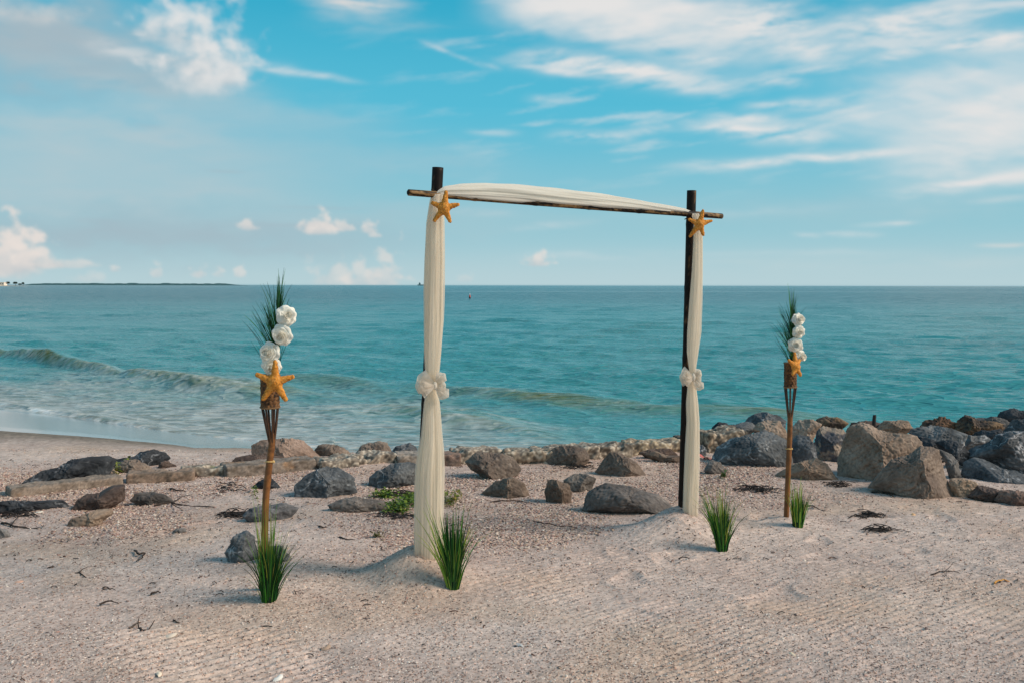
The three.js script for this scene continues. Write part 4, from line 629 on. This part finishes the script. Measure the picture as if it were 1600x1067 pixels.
function tuft(label, px, py, sd, o) {
  seed = sd; const b = hit(px, py), m = -b.z / FPX, list = [], dense = [];
  for (const [N, hpx, lean, spread, droop, pal] of o) for (let i = 0; i < N; i++) {
    const a = rnd() * 6.283, q = Math.abs(gauss()), br = .006 + .027 * Math.sqrt(rnd()), out = V(Math.cos(a), 0, Math.sin(a)), dir = V(lean + Math.cos(a) * spread * q * .78, 1, Math.sin(a) * spread * q * .7).normalize();
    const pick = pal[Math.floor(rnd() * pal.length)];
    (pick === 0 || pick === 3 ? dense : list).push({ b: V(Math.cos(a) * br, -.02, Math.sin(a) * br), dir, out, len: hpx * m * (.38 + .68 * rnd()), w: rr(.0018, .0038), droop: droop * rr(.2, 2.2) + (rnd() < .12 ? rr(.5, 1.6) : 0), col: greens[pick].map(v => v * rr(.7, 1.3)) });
  }
  const t = thing('grass_tuft', label, 'grass tuft', b);
  mesh('blades', blades(list), bladeMat, t); mesh('inner_blades', blades(dense), innerMat, t);  // dark inner and yellow outer greens paint core shade and lit tips
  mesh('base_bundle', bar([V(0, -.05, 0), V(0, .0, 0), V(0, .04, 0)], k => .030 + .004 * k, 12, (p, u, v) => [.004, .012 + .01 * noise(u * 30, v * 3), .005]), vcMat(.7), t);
}
tuft('tall dark artificial grass tuft at the foot of the nearer torch', 419, 942, 11, [[46, 176, -.03, .045, .1, [2, 4, 4]], [190, 110, .03, .11, .3, [0, 3, 3, 0]], [60, 132, .05, .15, .4, [1, 2, 4]], [46, 108, .02, .30, 1.3, [3, 0, 1, 2]]]);
tuft('thick green artificial grass tuft in front of the taller arch post', 708, 917, 12, [[190, 122, .0, .075, .15, [0, 3, 3, 0]], [50, 146, .0, .09, .15, [1, 2]], [40, 150, -.22, .08, .3, [2, 4, 4]], [80, 114, .05, .2, .6, [0, 1, 2, 4]], [44, 86, .0, .36, 1.0, [3, 0, 2]]]);
tuft('spiky green artificial grass tuft beside the mound of the shorter arch post', 1129, 860, 13, [[130, 86, -.06, .09, .2, [0, 3, 3]], [70, 112, -.14, .11, .25, [2, 4, 4]], [80, 92, -.04, .2, .6, [1, 1, 2, 4]], [50, 64, -.02, .4, 1.1, [3, 0, 2]]]);
tuft('smallest green artificial grass tuft at the foot of the farther torch', 1247, 823, 14, [[100, 60, -.02, .10, .2, [0, 3, 3]], [50, 80, -.05, .11, .2, [2, 4, 4]], [70, 62, .03, .18, .5, [1, 1, 2, 4]]]);
function spray(label, stem, d, list0, sd) {
  seed = sd; const o = at(stem[0][0], stem[0][1], d), pts = stem.map(p => rel(at(p[0], p[1], d), o)), curve = new THREE.CatmullRomCurve3(pts), list = [], m = d / FPX;
  for (const [N, t0, t1, ang, sp, len, dr] of list0) for (let i = 0; i < N; i++) { const b = curve.getPoint(rr(t0, t1)), a = ang + gauss() * sp, out = V(Math.sin(a), 0, gauss() * .4).normalize(); list.push({ b: b.clone().add(V(gauss() * .012, 0, gauss() * .012)), dir: V(Math.sin(a), Math.cos(a), gauss() * .22).normalize(), out, len: len * m * rr(.55, 1.1), w: rr(.0012, .0024), droop: dr * rr(.2, 1.4), col: greens[[0, 1, 1, 2, 3][i % 5]].map((v, k) => v * rr(.6, 1.1) * [.8, 1, 1.5][k]) }); }
  const t = thing('grass_spray', label, 'grass spray', o); mesh('blades', blades(list), bladeMat, t);
  mesh('stem', bar(pts, k => .017 - .012 * k, 10, (p, u, v) => [.006, .016 + .008 * noise(u * 20, v * 30), .008]), vcMat(.7), t);
}
spray('fan of dark grass blades rising out of the nearer torch basket', [[424, 618], [431, 570], [433, 520], [434, 480]], DT1 + .02, [[90, .25, .9, .06, .10, 74, .5], [50, .3, .7, -.20, .12, 78, .8], [22, .2, .55, -.36, .12, 92, 1.0], [10, .4, .85, .3, .15, 62, 1.3], [8, .1, .4, .2, .1, 56, .6]], 21);
spray('fan of dark grass blades rising out of the farther torch basket', [[1238, 592], [1239, 560], [1240, 525], [1237, 480]], DT2 + .02, [[80, .25, .9, 0, .10, 52, .5], [44, .3, .7, -.26, .14, 56, 1.0], [22, .15, .55, -.44, .14, 60, 1.2], [10, .4, .9, .35, .2, 42, 1.4]], 22);

// ---------------------------------------------------------------- roses
const petalMat = new THREE.MeshPhysicalMaterial({ color: new THREE.Color(.90, .87, .79), roughness: .9, transmission: .3, thickness: 0, specularIntensity: .15, side: THREE.DoubleSide });
const petalGeo = (R, h, span, z0, curl, ph) => grid(14, 10, (u, v) => { const a = (u - .5) * span, edge = 1 - .22 * (2 * u - 1) ** 4, b = v * edge, rho = R * (.22 + .78 * b ** .75) * (1 + .05 * Math.sin(u * 9 + ph)), z = z0 + h * b - curl * Math.max(0, b - .55) ** 2 * 4 + .06 * R * Math.sin(u * 11 + ph) * b; return [Math.sin(a) * rho, Math.cos(a) * rho, z]; });
const roseGeos = [[.36, .62, 2.6, .22, .02, 0], [.50, .62, 2.2, .10, .06, 1], [.68, .54, 1.9, -.03, .14, 2], [.86, .40, 1.6, -.18, .26, 4], [1.04, .22, 1.4, -.32, .36, 5]].map(a => petalGeo(...a));
const budGeo = grid(60, 8, (u, v) => { const a = u * 6.283 * 2.2, r = .06 + .22 * u; return [Math.cos(a) * r, Math.sin(a) * r, .15 + (.62 - .16 * u) * v + .02 * Math.sin(a * 3)]; });
const coreGeo = new THREE.SphereGeometry(.42, 16, 12);
function rose(label, px, py, rpx, d, tilt, turn, spin) {
  const t = thing('white_rose', label, 'rose', at(px, py, d)), k = rpx * d / FPX * 1.02; t.scale.setScalar(k); t.rotation.set(tilt, turn, spin); seed = Math.round(px * 7 + py);
  mesh('bud', budGeo, petalMat, t); const core = mesh('centre_filler', coreGeo, petalMat, t); core.position.z = .2; core.scale.set(.72, .72, .9);  // filler sphere added so the rose centre does not fall dark
  [3, 4, 5, 5, 6].forEach((n, ring) => { for (let i = 0; i < n; i++) { const p = mesh('petal', roseGeos[ring], petalMat, t); p.rotation.set(rr(-.16, .16), rr(-.16, .16), i / n * 6.283 + ring * .7 + rr(-.15, .15)); p.scale.setScalar(rr(.92, 1.06)); } });
}
rose('topmost white rose on the nearer torch, largest bloom beside the grass tips', 448, 494, 16, DT1 - .03, -.1, .35, .2);
rose('second white rose from the top on the nearer torch', 438.5, 525, 16, DT1 - .05, .25, -.05, 1.4);
rose('third white rose from the top on the nearer torch, furthest to the left', 418.5, 551, 16, DT1 - .05, -.1, -.25, 2.5);
rose('lowest white rose on the nearer torch, half hidden behind the starfish', 424, 574, 15, DT1 - .04, .2, .05, 3.6);
rose('topmost white rose on the farther torch', 1249.5, 499.5, 10.5, DT2 - .02, -.2, .4, .9);
rose('creamy second rose from the top on the farther torch', 1249.5, 519.5, 10, DT2 - .03, .1, .2, 2.2);
rose('widest white rose on the farther torch, third from the top', 1244.5, 539.5, 12, DT2 - .04, 0, -.1, 3.3);
rose('tilted lowest white rose on the farther torch, right of its starfish', 1253, 557, 9.5, DT2 - .03, .2, .6, 4.4);

// ---------------------------------------------------------------- wrack, twigs, shells, plants
const woodMat = vcMat(.9), wood = (c, s) => (p, u, v) => c.map(x => x * (.7 + .7 * clamp(.5 + noise(u * 8 + s, v * 40, s))));
function twig(name, label, cat, px, r, branches = [], c = [.045, .032, .026]) {
  r *= .72; const P = px.map(([x, y]) => hit(x, y)), o = P[0].clone(), jag = Q => { const out = []; Q.forEach((p, i) => { out.push(p); if (i < Q.length - 1) for (const t of [.35, .7]) out.push(p.clone().lerp(Q[i + 1], t).add(V(gauss() * .008, rr(0, .008), gauss() * .012))); }); return out; }, geos = [bar(jag(P.map((p, i) => rel(p, o).add(V(0, r * .6 + .006 * Math.sin(i * 2.1), 0)))), k => r * (1 - .6 * k) * (.8 + .35 * Math.abs(Math.sin(k * 23 + o.x * 9))), 6, wood(c, o.x), 0, .08)];
  for (const b of branches) { const q = b.map(([x, y]) => hit(x, y)); geos.push(bar(q.map((p, i) => rel(p, o).add(V(0, r * .6 + .02 * i, 0))), k => r * .6 * (1 - .6 * k), 5, wood(c, o.z), 0, .1)); }
  single(name, label, cat, geos.length > 1 ? mergeGeometries(geos) : geos[0], woodMat, o);
}
function clump(label, px0, px1, py0, py1, n, sd, c = [.034, .028, .026], hgt = .02) {
  seed = sd; const o = hit((px0 + px1) / 2, (py0 + py1) / 2), geos = [];
  for (let i = 0; i < n * .75; i++) { const p = hit(mix(px0, px1, .5 + gauss() * .42), mix(py0, py1, .5 + gauss() * .32)), a = gauss() * .9, l = rr(.04, .14), y = hgt * rnd() ** 2; geos.push(bar([0, .5, 1].map(k => rel(p, o).add(V(Math.cos(a) * l * (k - .5), y + .02 * Math.sin(k * 3.14) * rnd(), Math.sin(a) * l * (k - .5) + .015 * gauss()))), k => rr(.0015, .0042), 5, wood(c, i), 4)); }
  single('seaweed_clump', label, 'seaweed', mergeGeometries(geos), woodMat, o);
}
clump('long black seaweed clump on the sand between the shorter post and the slim torch', 1150, 1212, 759, 772, 120, 41);
clump('compact black seaweed clump on the sand right of the farther torch, nearer the rocks', 1337, 1380, 800, 812, 60, 42);
clump('scattered black seaweed clump just below the compact one right of the farther torch', 1346, 1396, 822, 834, 46, 43);
clump('black seaweed heap caught at the left end of the low grey slab by the torch', 345, 392, 797, 812, 80, 44);
clump('loose dark seaweed on the sand behind the nearer torch pole', 330, 386, 752, 772, 46, 45);
clump('dark seaweed strands at the back of the green creeper', 590, 660, 768, 780, 80, 46);
clump('dark seaweed hem under the front edge of the green creeper', 582, 655, 802, 813, 50, 47);
clump('dark wrack lying along the foot of the wall left of the smooth sloping boulder', 862, 935, 722, 735, 90, 48);
clump('thin dark wrack on the sand below the low tan boulder', 1290, 1330, 752, 764, 30, 49);
clump('dark wrack in front of the black flattened rock at the photo edge', 0, 60, 800, 812, 40, 50);
twig('twig', 'long forked dark twig below the small grey stone at the photo edge', 'twig', [[2, 818], [20, 824], [45, 826], [66, 828]], .012, [[[15, 823], [24, 816], [34, 813]]]);
twig('twig', 'branching dark twig right of the low dark rock near the kerb', 'twig', [[240, 791], [268, 787], [300, 791], [336, 793]], .011, [[[268, 787], [285, 780], [300, 781]], [[268, 788], [276, 797], [283, 804]]]);
twig('twig', 'short straight dark twig on the sand below the rough mossy kerb block', 'twig', [[265, 764], [280, 768], [294, 768]], .010);
twig('twig', 'hooked dark twig standing in the shell grit left of the tuft', 'twig', [[209, 861], [217, 868], [226, 864], [222, 872], [212, 879]], .010);
twig('twig', 'thick straight twig in the foreground sand beside the black claw-like scrap', 'twig', [[201, 983], [211, 978], [220, 972]], .009, [], [.10, .075, .06]);
twig('twig', 'black claw-like scrap of wood in the foreground sand', 'twig', [[216, 984], [224, 988], [234, 987], [242, 985]], .010, [[[217, 985], [215, 981], [217, 977]], [[230, 987], [237, 983], [241, 982]]]);
twig('twig', 'thin curved twig right of the black claw-like scrap', 'twig', [[270, 969], [275, 974], [284, 975]], .006);
twig('twig', 'short thick twig on open sand between the hooked twig and the foreground scraps', 'twig', [[235, 930], [243, 928], [250, 925]], .009);
twig('twig', 'thin bent twig left of the short thick one on the open sand', 'twig', [[160, 919], [170, 922], [180, 922]], .006);
twig('twig', 'small dark driftwood chip on the sand under the thin bent twig', 'twig', [[155, 945], [172, 941], [185, 942]], .008);
twig('twig', 'forked twig far left on open sand', 'twig', [[114, 897], [126, 899], [137, 903]], .008, [[[120, 898], [128, 895], [136, 897]]]);
twig('twig', 'dark twig by the photo edge, left of the forked twig', 'twig', [[74, 889], [82, 888], [90, 886]], .010);
twig('twig', 'long thin brown twig below the split brown rock', 'twig', [[766, 785], [790, 784], [808, 782], [824, 787]], .009, [], [.07, .045, .035]);
twig('twig', 'long curved reddish twig on smooth sand between the posts', 'twig', [[833, 815], [850, 820], [875, 822], [902, 825]], .008, [], [.08, .045, .035]);
twig('twig', 'short dark stick on the grit right of the flat grey-brown slab', 'twig', [[494, 823], [505, 826], [517, 824]], .010);
twig('twig', 'bent stick on smooth sand midway between the tall tuft and the taller post', 'twig', [[528, 841], [540, 844], [555, 844]], .008);
twig('twig', 'dark stick below the low tan boulder, left of the wedge-shaped boulder', 'twig', [[1292, 758], [1308, 755], [1325, 760]], .010, [[[1300, 757], [1312, 762], [1326, 762]]]);
twig('twig', 'straight dark stick in front of the wedge-shaped boulder', 'twig', [[1402, 762], [1418, 765], [1434, 768]], .010);
twig('twig', 'short dark stick diagonal on sand below the wedge-shaped boulder', 'twig', [[1381, 771], [1390, 773], [1399, 777]], .009);
twig('twig', 'stubby dark stick left of the diagonal one below the wedge-shaped boulder', 'twig', [[1362, 770], [1370, 771], [1376, 770]], .010);
twig('twig', 'thin long twig lying alone on the open sand far right of the tufts', 'twig', [[1455, 899], [1475, 894], [1500, 894]], .006, [[[1475, 895], [1485, 891], [1490, 889]]]);
twig('twig', 'short dark stick at the near foot of the shorter post mound', 'twig', [[1061, 874], [1068, 872], [1078, 872]], .007);
twig('twig', 'curved dark twig just right of the smallest tuft', 'twig', [[1261, 792], [1272, 792], [1282, 796], [1290, 799]], .008);
twig('orange_leaf', 'narrow orange dry leaf on the open sand at the far right', 'leaf', [[1555, 912], [1565, 909], [1578, 908]], .008, [], [.55, .26, .06]);
{ // wooden stake on the rocks and a red scrap
  const p = at(1366.5, 657, 10.9); single('wooden_stake', 'short dark wooden stake sticking up above the biggest boulder', 'stake', bar([p.clone().add(V(0, -.15, 0)), p, p.clone().add(V(.004, .055, 0)), p.clone().add(V(.002, .062, 0))].map(q => rel(q, p)), k => .022 * (1 - .25 * k), 10, wood([.03, .025, .025], 2)), woodMat, p);
  const q = hit(1101, 718); single('red_scrap', 'red plastic scrap lying on the sand against the dark stones by the shorter post', 'scrap', grid(16, 6, (u, v) => [(u - .5) * .13, .05 - .045 * u + .012 * Math.sin(u * 7 + v * 3), (v - .5) * .06], (p2, u, v) => mix3([.42, .05, .045], [.55, .2, .16], clamp(.5 + noise(u * 9, v * 6)))), vcMat(.5), q);
}
// shells one can pick out
const shellGeo = grid(18, 10, (u, v) => { const a = (u - .5) * 2.5, r = v * (1 + .05 * Math.cos(u * 50)), dome = .32 * Math.sin(Math.PI * Math.min(1, v * .95)) * Math.cos(a * .6); return [Math.sin(a) * r, dome + .05, Math.cos(a) * r - .5]; });
const shell = (label, px, py, s, c, turn) => { const p = hit(px, py), m = single('sea_shell', label, 'shell', shellGeo, new THREE.MeshStandardMaterial({ color: new THREE.Color(...c), roughness: .6, side: THREE.DoubleSide }), p.add(V(0, .004, 0))); m.scale.setScalar(s); m.rotation.set(.15, turn, .1); };
shell('pale fan-shaped shell right of the black claw-like scrap in the foreground', 266, 996, .035, [.62, .52, .42], .5);
shell('cream shell on the raked sand in the lower left foreground', 248, 1055, .024, [.72, .6, .46], 2);
shell('white shell near the bottom edge right of the raked lines', 435, 1062, .03, [.72, .68, .62], 1);
shell('grey shell on open sand in the middle foreground', 812, 1010, .026, [.42, .41, .4], 2.5);
shell('pinkish clam shell in the foreground below the thick tuft', 580, 1032, .022, [.5, .32, .25], 3.3);
shell('thin brown shell fragment at the lower left of the thick tuft', 510, 1014, .03, [.35, .24, .17], .9);
shell('cream shell on the raked sand right of centre', 1361, 956, .03, [.66, .54, .4], 4);
shell('pale flat shell on the raked sand near the bottom right', 1238, 1025, .028, [.7, .55, .38], 5);
shell('orange-tinted shell fragment on the sand below the farther torch', 1428, 806, .035, [.6, .34, .16], 1.2);
shell('white oval shell in the grit at the far left below the flat sandy rock', 60, 802, .034, [.68, .6, .5], .2);
shell('salmon shell in the grit near the left photo edge', 27, 912, .034, [.6, .36, .26], .2);
// grit of broken shells, and dark crumbs of wrack: uncountable
{
  seed = 77; const N = 70000, shard = new THREE.IcosahedronGeometry(1, 0); shard.scale(1, .32, .7);
  const M = new THREE.Matrix4(), Q = new THREE.Quaternion(), E = new THREE.Euler(), C = new THREE.Color(), pal = [[.54, .38, .30], [.62, .48, .38], [.42, .24, .19], [.50, .33, .26], [.32, .18, .14], [.56, .41, .33], [.24, .16, .13], [.66, .55, .45], [.44, .30, .20], [.12, .08, .07]];
  const im = new THREE.InstancedMesh(shard, new THREE.MeshStandardMaterial({ color: 0xffffff, roughness: .7 }), N); let k = 0, tries = 0;
  while (k < N && tries++ < 900000) {
    const d = 3.9 + 7.2 * Math.sqrt(rnd()), x = rr(-.62, .62) * d, z = -d, mk = shellMask(x, z), thin = .05 + .05 * sst(0, .4, fbm(x * 2, z * 2, 90, 2));
    if (rnd() > Math.max(mk * mk, thin)) continue; const h = ground(x, z); if (h < -.22) continue;
    const s = .0035 + .0095 * rnd() ** 2.6 + mk * .003; E.set(rr(-.5, .5), rnd() * 6.3, rr(-.5, .5)); Q.setFromEuler(E); M.compose(V(x, h + s * .12, z), Q, V(s, s * rr(.6, 1.3), s * rr(.6, 1.1))); im.setMatrixAt(k, M);
    const c = pal[Math.floor(rnd() * pal.length)], f = rr(.75, 1.15); C.setRGB(c[0] * f, c[1] * f, c[2] * f); im.setColorAt(k, C); k++;
  }
  im.count = k;
  { const fine = new THREE.InstancedMesh(new THREE.OctahedronGeometry(1, 0), im.material, 300000), fp = [[.13, .09, .075], [.30, .19, .15], [.70, .58, .50], [.16, .11, .09], [.50, .35, .28], [.70, .62, .54], [.42, .26, .20], [.27, .20, .17]]; let q = 0;
    for (let i = 0; i < 300000; i++) {
      const d = 3.7 / Math.max(.36, rnd() ** .8), x = rr(-.64, .64) * d, z = -d; if (d > 10 || rnd() > .45 + .8 * fbm(x * 1.4, z * 1.4, 95, 3) + .2 * shellMask(x, z)) continue; const h = ground(x, z); if (h < -.15) continue;
      const sz = .0024 + .0056 * rnd() ** 2.2; E.set(rr(-.5, .5), rnd() * 6.3, rr(-.5, .5)); Q.setFromEuler(E); M.compose(V(x, h + sz * .1, z), Q, V(sz * rr(.7, 1.4), sz * .45, sz * rr(.5, 1))); fine.setMatrixAt(q, M); const c = fp[Math.floor(rnd() * fp.length)], f = rr(.8, 1.15); C.setRGB(c[0] * f, c[1] * f, c[2] * f); fine.setColorAt(q, C); q++;
    }
    fine.count = q; fine.name = 'sand_grit'; fine.userData = { kind: 'stuff', label: 'coarse grains and crumbs lying on the sand' }; fine.castShadow = fine.receiveShadow = true; scene.add(fine); }
  im.name = 'shell_grit'; im.userData = { kind: 'stuff', label: 'broken shell grit strewn over the sand' }; im.castShadow = im.receiveShadow = true; scene.add(im);
  const geos = []; for (let i = 0; i < 1100; i++) {
    let d, x; do { d = 4.0 + 6.0 * Math.sqrt(rnd()); x = rr(-.6, .6) * d; } while (rnd() > .25 + .75 * sst(.0, .35, fbm(x * .7 + 4, d * .7, 5, 3) + sst(7, 8.5, d) * .15)); const z = -d, l = .004 + .024 * rnd() ** 3, a = rnd() * 6.28; const h0 = ground(x, z);
    if (h0 < -.2) continue; geos.push(bar([V(x - Math.cos(a) * l, h0 + .003, z - Math.sin(a) * l), V(x + gauss() * .006, h0 + .010, z + gauss() * .006), V(x + Math.cos(a) * l, h0 + .004, z + Math.sin(a) * l)], k2 => .0014 + .0022 * rnd(), 5, wood(rnd() < .75 ? [.035, .027, .023] : [.10, .05, .035], i), 3));
  }
  const w = new THREE.Mesh(mergeGeometries(geos), woodMat); w.name = 'wrack_litter'; w.userData = { kind: 'stuff', label: 'small dark crumbs of seaweed and wood scattered over the sand' }; w.castShadow = w.receiveShadow = true; scene.add(w);
}
// plants
const leafMat = new THREE.MeshPhysicalMaterial({ color: 0xffffff, vertexColors: true, roughness: .6, transmission: .35, thickness: 0, specularIntensity: .3, side: THREE.DoubleSide });
function creeper(label, spots, n, sd, pal, size, hgt) {
  seed = sd; const pos = [], col = [], idx = [], c0 = hit(spots[0][0], spots[0][1]), stems = [];
  for (let i = 0; i < n; i++) {
    const s = spots[i % spots.length], p = rel(hit(s[0] + gauss() * s[2] * .55, s[1] + gauss() * s[3] * .55), c0), y = hgt * rnd() ** 1.3, a = rnd() * 6.283, el = rr(-.2, .9), L = size * rr(.6, 1.3), W = L * .34, d = V(Math.cos(a) * Math.cos(el), Math.sin(el), Math.sin(a) * Math.cos(el)), sd2 = V(-Math.sin(a), rr(-.3, .3), Math.cos(a)), k = pos.length / 3, col1 = pal[Math.floor(rnd() * pal.length)], f = rr(.7, 1.3); p.y += y + .004;
    if (i % 14 === 0) stems.push(bar([V(p.x - .03 * Math.cos(a), p.y - y - .01, p.z - .03 * Math.sin(a)), p.clone()], .0018, 5, () => [.08, .09, .03], 2));
    for (const [t, w, lift] of [[0, .15, 0], [.35, 1, .10], [.7, .8, .08], [1, .05, -.08]]) for (const q of [-1, 1]) { pos.push(p.x + d.x * L * t + sd2.x * W * w * q, p.y + d.y * L * t + L * lift + sd2.y * W * w * q, p.z + d.z * L * t + sd2.z * W * w * q); col.push(...col1.map(v => v * f)); }
    for (let j = 0; j < 3; j++) { const b = k + j * 2; idx.push(b, b + 1, b + 3, b, b + 3, b + 2); }
  }
  const g = new THREE.BufferGeometry(); g.setAttribute('position', new THREE.Float32BufferAttribute(pos, 3)); g.setAttribute('color', new THREE.Float32BufferAttribute(col, 3)); g.setIndex(idx); g.computeVertexNormals();
  const t = thing('beach_creeper', label, 'plant', c0); mesh('foliage', g, leafMat, t); mesh('stem', mergeGeometries(stems), woodMat, t);
}
creeper('low bright green creeper on the grit left of the cloth at the taller post', [[625, 792, 34, 13], [640, 784, 26, 10], [600, 777, 30, 6], [620, 800, 30, 8]], 900, 51, [[.10, .18, .018], [.15, .24, .025], [.24, .30, .04], [.06, .10, .015]], .028, .05);
creeper('yellow-green creeper sprig right of the cloth at the taller post', [[700, 788, 18, 10], [712, 782, 14, 8]], 190, 52, [[.20, .22, .03], [.12, .17, .02], [.26, .22, .04]], .026, .07);
creeper('yellowish weed sprouting from the tan rock behind the kerb', [[170, 736, 10, 5], [182, 741, 5, 4]], 60, 53, [[.22, .21, .03], [.14, .17, .03]], .035, .07);
creeper('small upright weed sprig behind the joint of the kerb blocks', [[201, 731, 4, 5], [184, 738, 3, 6]], 34, 54, [[.2, .22, .04], [.15, .19, .03]], .04, .09);
creeper('tiny weed on the sand left of the torch pole near the low slab', [[397, 770, 7, 6], [400, 778, 6, 5]], 40, 55, [[.10, .15, .03], [.16, .2, .04]], .024, .05);
creeper('tiny dry weed on smooth sand left of the taller post mound', [[590, 839, 14, 4]], 46, 56, [[.2, .16, .06], [.14, .15, .05], [.08, .06, .03]], .022, .035);
creeper('small weed sprig behind the spiky tuft at the shorter post', [[1131, 748, 6, 5]], 40, 57, [[.05, .09, .02], [.09, .14, .03]], .03, .07);

renderer.render(scene, camera);
